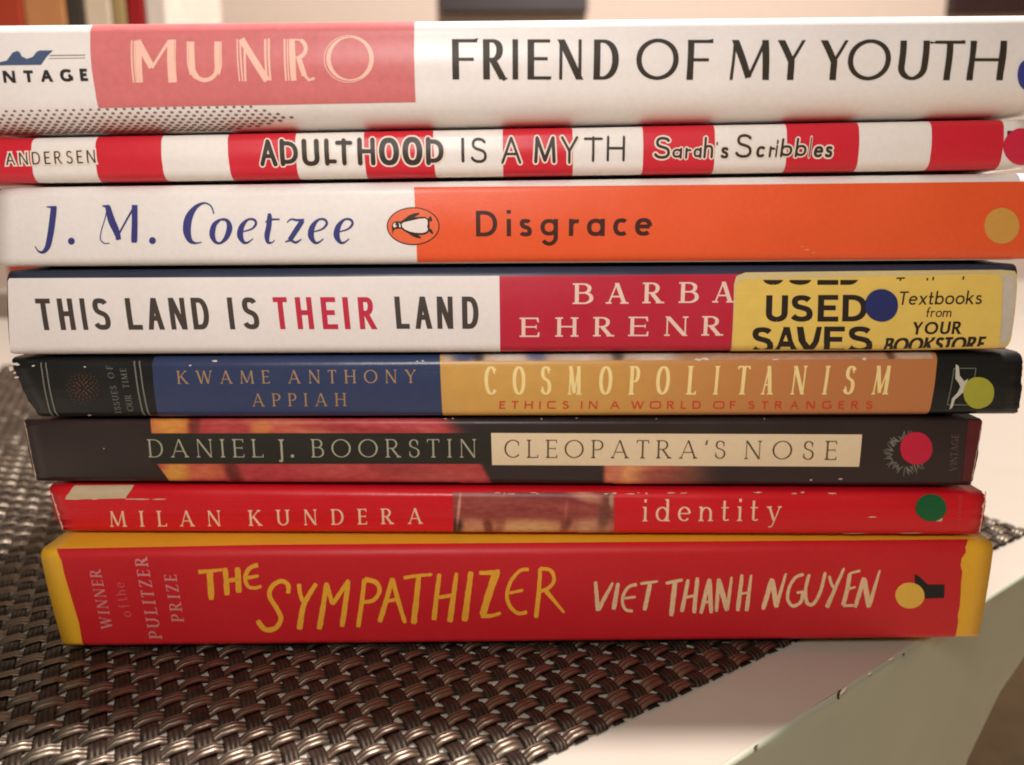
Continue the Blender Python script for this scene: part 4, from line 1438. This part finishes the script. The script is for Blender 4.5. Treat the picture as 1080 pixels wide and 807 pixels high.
b3.panel('penguin_emblem', p3((118, 384), (128, 366), (142, 362), (136, 378), (150, 390), (140, 402), (124, 402)), em, .0003, om)
b3.panel('penguin_emblem', p3((164, 362), (178, 372), (184, 388), (182, 404), (170, 398), (172, 378)), em, .0003, om)
b3.dot('dot_sticker', 1056, 238.3, 18.2, 19.0, mat('mustard_sticker', (212, 156, 74), .5, .4, .05))
wear(b3, [(851, 263.5, 4, 1.4), (858, 266.5, 3, 1.2), (846, 260, 2, 1)], mat('scuff', (238, 130, 90), .6, .2), seed=8, off=.0001)

# ================================================================== book 2: red and white stripes
wh2 = paper('white_striped_cover', (236, 228, 221))
b2 = Book('thin red and white striped book with a pink dot, second from the top', YF[2], 0.0, Z32, Z21, .0026, .0020,
          ((-70, 146), (-62, 195), (1090, 122), (1084, 178)), .128, wh2)
bd = [((-60, 146), (-52, 194), (33.2, 143.3), (41, 192.6)), ((100.6, 140), (107, 191.3), (169.3, 138), (175.8, 189.5)), ((239, 136), (245.5, 188), (310.6, 135.6), (315.7, 187.4)),
      ((383, 133), (387.6, 187), (456, 131.7), (459.6, 185.3)), ((530, 130.4), (530.8, 184.8), (603.7, 129), (603.7, 183.6)), ((678, 127.7), (677, 182.3), (754, 127), (751.5, 181)),
      ((829.8, 125), (827, 179), (906.3, 124.4), (902, 178.3)), ((982.8, 123.4), (977.6, 177), (1059.3, 123), (1052, 176))]
b2.strip('red_stripes', bd, paper('stripe_red', (208, 36, 52)), vlo=-.1, vhi=3.1)
dk2 = mat('soft_black_ink', (58, 48, 42), .5, .3, .06)
halo = mat('halo_ink', (238, 222, 206), .5, .3, .04)


def hand(dst, items):
    for it in items: dst.append(it)


sA = st(.205, .185, caps='r')
sT = st(.105, caps='r')
T, H_ = [], []
a2 = zz(260, 120, 3.857)
for ch, x0, x1, y0_, y1_ in (('A', 54, 125, 105, 215), ('D', 137, 210, 103, 214), ('U', 226, 297, 103, 213), ('L', 318, 367, 102, 212), ('T', 362, 433, 101, 211), ('H', 452, 524, 98, 211), ('O', 539, 621, 98, 210), ('O', 634, 716, 95, 210), ('D', 730, 802, 95, 210)):
    q = (260 + x0 / 3.857, 260 + x1 / 3.857, 120 + y0_ / 3.857, 120 + y1_ / 3.857)
    T.append(put(ch, *q, sA)); H_.append(put(ch, *q, sA, grow=.12))
for ch, x0, x1, y0_, y1_ in (('I', 874, 886, 98, 198), ('S', 912, 977, 98, 200)):
    T.append(put(ch, 260 + x0 / 3.857, 260 + x1 / 3.857, 120 + y0_ / 3.857, 120 + y1_ / 3.857, sT))
for ch, x0, x1, y0_, y1_, s_ in (('A', 33, 115, 94, 204, sT), ('M', 167, 255, 92, 202, st(.14, caps='r')), ('Y', 275, 346, 92, 204, sT), ('T', 368, 446, 92, 196, sT), ('H', 462, 536, 90, 194, sT)):
    q = (520 + x0 / 3.857, 520 + x1 / 3.857, 120 + y0_ / 3.857, 120 + y1_ / 3.857)
    T.append(put(ch, *q, s_))
    if ch in 'AMY': H_.append(put(ch, *q, s_, grow=.13))
sS = st(.10, caps='r')
b2.ink('lettering_outline', H_, halo, .00011)
b2.ink('title_lettering', T, dk2, .00017)
T, H_ = [], []
q7 = [('S', 656, 721, 94, 184), ('a', 729, 768, 138, 184), ('r', 781, 806, 138, 184), ('a', 815, 848, 136, 182), ('h', 857, 896, 94, 182), ("'", 908, 914, 114, 130), ('s', 926, 957, 136, 182), ('S', 986, 1053, 83, 180)]
q8 = [('c', -10, 24, 132, 178), ('r', 42, 66, 132, 178), ('i', 70, 77, 106, 178), ('b', 90, 138, 100, 178), ('b', 150, 196, 98, 178), ('l', 207, 212, 94, 178), ('e', 224, 262, 132, 178), ('s', 270, 300, 132, 178)]
for lst, ox in ((q7, 520), (q8, 800)):
    for ch, x0, x1, y0_, y1_ in lst:
        hh = (y1_ - y0_) / 3.857
        wpx = 3.0
        s_ = st(wpx / hh * (1.0 if ch in 'Shbl' else (.66 if ch in 'arsce' else 1)), caps='r')
        q = (ox + x0 / 3.857, ox + x1 / 3.857, 120 + y0_ / 3.857, 120 + y1_ / 3.857)
        T.append(put(ch, *q, s_, slope=persp(ox) - .08))
        H_.append(put(ch, *q, s_, slope=persp(ox) - .08, grow=3.4 / hh * (1.0 if ch in 'Shbl' else .66)))
b2.ink('lettering_outline', H_, halo, .00011)
b2.ink('series_lettering', T, dk2, .00017)
T, H_ = [], []
T += word('ANDERSEN', 6.5, 101, 161.4, 174.4, 158.2, 172, st(.11, hs=.78), slope=.1)
H_ += word('ANDERSEN', 6.5, 101, 161.4, 174.4, 158.2, 172, st(.11, hs=.78), slope=.1, grow=.24)
b2.ink('lettering_outline', H_, halo, .00011)
b2.ink('author_lettering', T, dk2, .00017)
b2.panel('small_mark', [(1062, 138.2), (1068.5, 138), (1068.2, 143), (1062, 143.4)], dk2, .0001)
b2.dot('dot_sticker', 1077, 154.6, 19, 19, mat('pink_sticker', (206, 36, 66), .5, .4, .05))

# ================================================================== book 1: white and pink, on top
wh1 = paper('white_jacket', (234, 227, 222), rough=.34)
b1 = Book('thick white book with a pink author block and dotted lower edge, top of the stack', YF[1], 0.0, Z21, ZT, .0075, .0024,
          ((-30, 25), (-26, 138), (1112, 14), (1106, 122)), .132, wh1, bulge=.0006)
pink1 = mat('pink_block', (206, 112, 112), .45, .35, .10, 700, .1)
b1.strip('author_block', [((98, 27), (103.5, 112), (437, 18), (438.5, 109))], pink1, vlo=.71, vhi=3.1)
# cut of the pink block at its lower edge follows the spine: the strip ends just above the dotted print
ci = mat('cream_pink_ink', (238, 190, 170), .5, .3, .06)
m1 = zz(120, 0, 3)
T = []
W = lambda *a: T.append([q for s_ in a for q in s_])
ln = lambda pts, wd: ribbon(m1(*pts), [wd] * len(pts))
W(ln([(58, 128), (64, 262)], 1.8), ln([(66, 130), (72, 262)], 1.2), ln([(78, 128), (84, 262)], 6.4), ln([(76, 130), (122, 214)], 7), ln([(122, 216), (176, 130)], 3), ln([(182, 126), (187, 262)], 6.8), ln([(172, 136), (176, 262)], 1.3), ln([(196, 126), (199, 260)], 1.4))
u = m1(*([(246, 132), (248, 190)] + [(249 + (1 - math.cos(R(a))) * 40, 212 + 42 * math.sin(R(a))) for a in range(0, 181, 15)] + [(328, 190), (328, 132)]))
W(ribbon(u, [6.2] * 6 + [4.6] * (len(u) - 10) + [6.0] * 4), ln([(234, 132), (236, 205), (244, 238)], 1.6), ln([(340, 132), (341, 208), (334, 238)], 1.6))
W(ln([(391, 124), (399, 258)], 1.4), ln([(400, 126), (409, 258)], 1.6), ln([(414, 126), (418, 258)], 2.2), ln([(404, 124), (486, 256)], 7.0), ln([(480, 124), (484, 256)], 2.4), ln([(491, 122), (496, 256)], 2.4))
rb = m1(*([(560, 126), (580, 126)] + [(582 + 26 * math.sin(R(a)), 154 - 28 * math.cos(R(a))) for a in range(0, 181, 15)] + [(566, 184)]))
W(ln([(541, 124), (546, 256)], 2.0), ln([(550, 124), (555, 256)], 1.3), ln([(564, 124), (570, 256)], 6.0), ribbon(rb, [1.8] * 4 + [4.2] * (len(rb) - 6) + [1.8] * 2), ln([(586, 184), (604, 240)], 5.4), ln([(604, 238), (618, 254), (636, 248)], 3.0))
oo = lambda cx, cy, rx, ry, wd: ribbon(m1(*[(cx + rx * math.cos(R(a)), cy + ry * math.sin(R(a))) for a in range(0, 361, 9)]), wd)
W(oo(748, 186, 68, 68, [1.6 + 3.0 * abs(math.cos(R(a))) ** 1.5 for a in range(0, 361, 9)]), oo(744, 187, 78, 74, [.9] * 41))
b1.ink('author_lettering', T, ci)
s1 = st(.165, .078, hs=1.0)
T = []
for ch, a, b_ in (('F', 477, 503.6), ('R', 509.5, 534.5), ('I', 540.5, 546.4), ('E', 556.3, 581), ('N', 587.6, 615.4), ('D', 626, 652.6), ('O', 671, 715.7), ('F', 724.6, 751.4), ('M', 770.4, 811.9), ('Y', 818.7, 848.3), ('Y', 863.7, 893.3), ('O', 894, 939.4), ('U', 947.5, 978.6), ('T', 984, 1016), ('H', 1021, 1059.5)):
    t = (a - 477) / 560
    ex = 1.2 if ch == 'O' else 0
    sty = s1 if ch != 'O' else st(.13, .085)
    T.append(put(ch, a, b_, 41.4 + 1.8 * t - ex, 83.9 + .8 * t + (.3 if ex else 0), sty))
# small flicks at the arm ends
for (X, Y, s_) in ((503, 41.8, -1), (580.5, 82.5, -1), (751, 42.6, -1), (534, 83.4, -1), (985, 44, 1), (1015.5, 43.8, -1)):
    T.append(brush([(X - 4, Y + 1.1), (X + 1.2, Y - 1.0 * (1 if s_ < 0 else -1))], 2.6, 1.2))
b1.ink('title_lettering', T, mat('warm_black_ink', (54, 46, 36), .5, .3, .06))
sV = st(.27, .24, hs=.95)
b1.ink('publisher_lettering', [put('N', 3, 17, 74.8, 87.4, sV), put('T', 25.4, 35.4, 74.4, 86.8, sV), put('A', 43.0, 56, 74, 86.4, sV), put('G', 63.6, 77, 73, 86.2, sV), put('E', 84.6, 92.6, 72.6, 85.6, sV)], mat('near_black_ink', (44, 42, 42), .5, .3, .06))
v1 = zz(0, 0, 4.5)
b1.panel('swoosh_emblem', v1((-30, 300), (0, 296), (34, 288), (62, 250), (84, 242), (96, 250), (104, 268), (130, 280), (158, 270), (176, 246), (190, 240), (252, 240), (222, 270), (196, 308), (34, 310), (-30, 312)), mat('slate_blue_print', (70, 86, 116), .5, .3, .08), .00012)
T = [ribbon(v1((238, 264), (406, 262)), [.8, .8]), ribbon(v1((232, 278), (406, 276)), [.5, .5])]
b1.ink('emblem_lines', T, mat('thin_grey_ink', (120, 112, 104), .5, .3, .05))
# dotted halftone print that wraps under the spine
dm = mat('halftone_ink', (136, 100, 90), .6, .2, .1)
polys = []
rows = 9
uA = b1.uv(-20, 118)[0]; uB = b1.uv(310, 116)[0]
for r_ in range(rows):
    v0 = .685 - r_ * .070
    n_ = 37
    for k in range(n_):
        x = uA + (uB - uA) * (k + (.5 if r_ % 2 else 0)) / n_
        if x > uB - .022 + .022 * (1 - abs(r_ - 3) / 8): continue
        rad = .00026 + .00003 * r_
        pts = [(x + rad * 1.35 * math.cos(2 * math.pi * q / 7), v0 + rad * .85 / (.0075 * math.pi / 2) * math.sin(2 * math.pi * q / 7)) for q in range(7)]
        polys.append((pts, [tuple(range(7))]))
b1.lay('halftone_print', polys, dm, .00007, False)
b1.dot('dot_sticker', 1083, 79, 10, 16, mat('navy_sticker', (52, 60, 132), .45, .4, .05))

# ------------------------------------------------------------------ far, out-of-focus things above the top book
BKD = 0.62


def standing(label, X0, X1, m, h, d, y):
    a, b = on_y(X0, 15, y), on_y(X1, 15, y)
    o = empty('standing_book', ((a.x + b.x) / 2, y, 0))
    o['_w'] = ((a.x + b.x) / 2, y, 0)
    tag(o, label, 'book', 'books standing at the back of the table')
    v, f = box_mesh(a.x, b.x, y, y + d, 0, h)
    c = link_mesh('cover', v, f, m, o)
    bv = c.modifiers.new('b', 'BEVEL'); bv.width = .002; bv.segments = 2
    v, f = box_mesh(a.x + .003, b.x - .003, y + .006, y + d + .001, .003, h + .0005)
    link_mesh('pages', v, f, PAGES, o)


bkm = lambda n, c: mat(n, c, .5, .3, .15, 40)
standing('rust red book standing far behind, at the left edge', -28, 24, bkm('rust', (176, 66, 40)), .36, .15, BKD)
standing('tan book standing far behind, beside the rust red one', 25, 69, bkm('tan', (196, 134, 84)), .35, .15, BKD)
standing('dark grey book standing far behind, between tan and cream ones', 70, 88, bkm('dark', (66, 58, 50)), .37, .15, BKD)
standing('cream book standing far behind, right of the dark grey one', 89, 117, bkm('creamy', (220, 200, 172)), .34, .15, BKD)
standing('olive book standing far behind, left of the red one', 118, 132, bkm('olive', (172, 146, 96)), .35, .15, BKD)
standing('deep red book standing far behind, between olive and pale ones', 134, 152, bkm('deepred', (160, 28, 32)), .36, .15, BKD)
standing('pale ivory book standing far behind, rightmost of the row', 153, 176, bkm('ivory', (226, 212, 196)), .35, .15, BKD)


def frame(label, X0, X1, Yb, mcol, incol):
    y = 1.86
    a, b = on_y(X0, Yb, y), on_y(X1, Yb, y)
    o = empty('picture_frame', ((a.x + b.x) / 2, y, a.z))
    o['_w'] = ((a.x + b.x) / 2, y, a.z)
    tag(o, label, 'picture frame')
    w_, z0, z1, t = b.x - a.x, a.z, a.z + .42, .05
    V, Fc = [], []
    for q in ((a.x, b.x, z0, z0 + t), (a.x, b.x, z1 - t, z1), (a.x, a.x + t, z0 + t, z1 - t), (b.x - t, b.x, z0 + t, z1 - t)):
        v, f = box_mesh(q[0], q[1], y, y + .035, q[2], q[3])
        k = len(V); V += v; Fc += [tuple(i + k for i in x) for x in f]
    link_mesh('moulding', V, Fc, bkm('moulding', mcol), o)
    v, f = box_mesh(a.x + t, b.x - t, y + .012, y + .036, z0 + t, z1 - t)
    link_mesh('picture_panel', v, f, bkm('picture', incol), o)


frame('dark wooden picture frame on the far wall, above the middle of the stack', 465, 620, 11.5, (48, 36, 32), (170, 70, 56))
frame('dark picture frame on the far wall, above the right end of the stack', 1005, 1150, 11.5, (52, 30, 28), (150, 120, 100))

for o in bpy.data.objects:
    if '_w' in o: del o['_w']
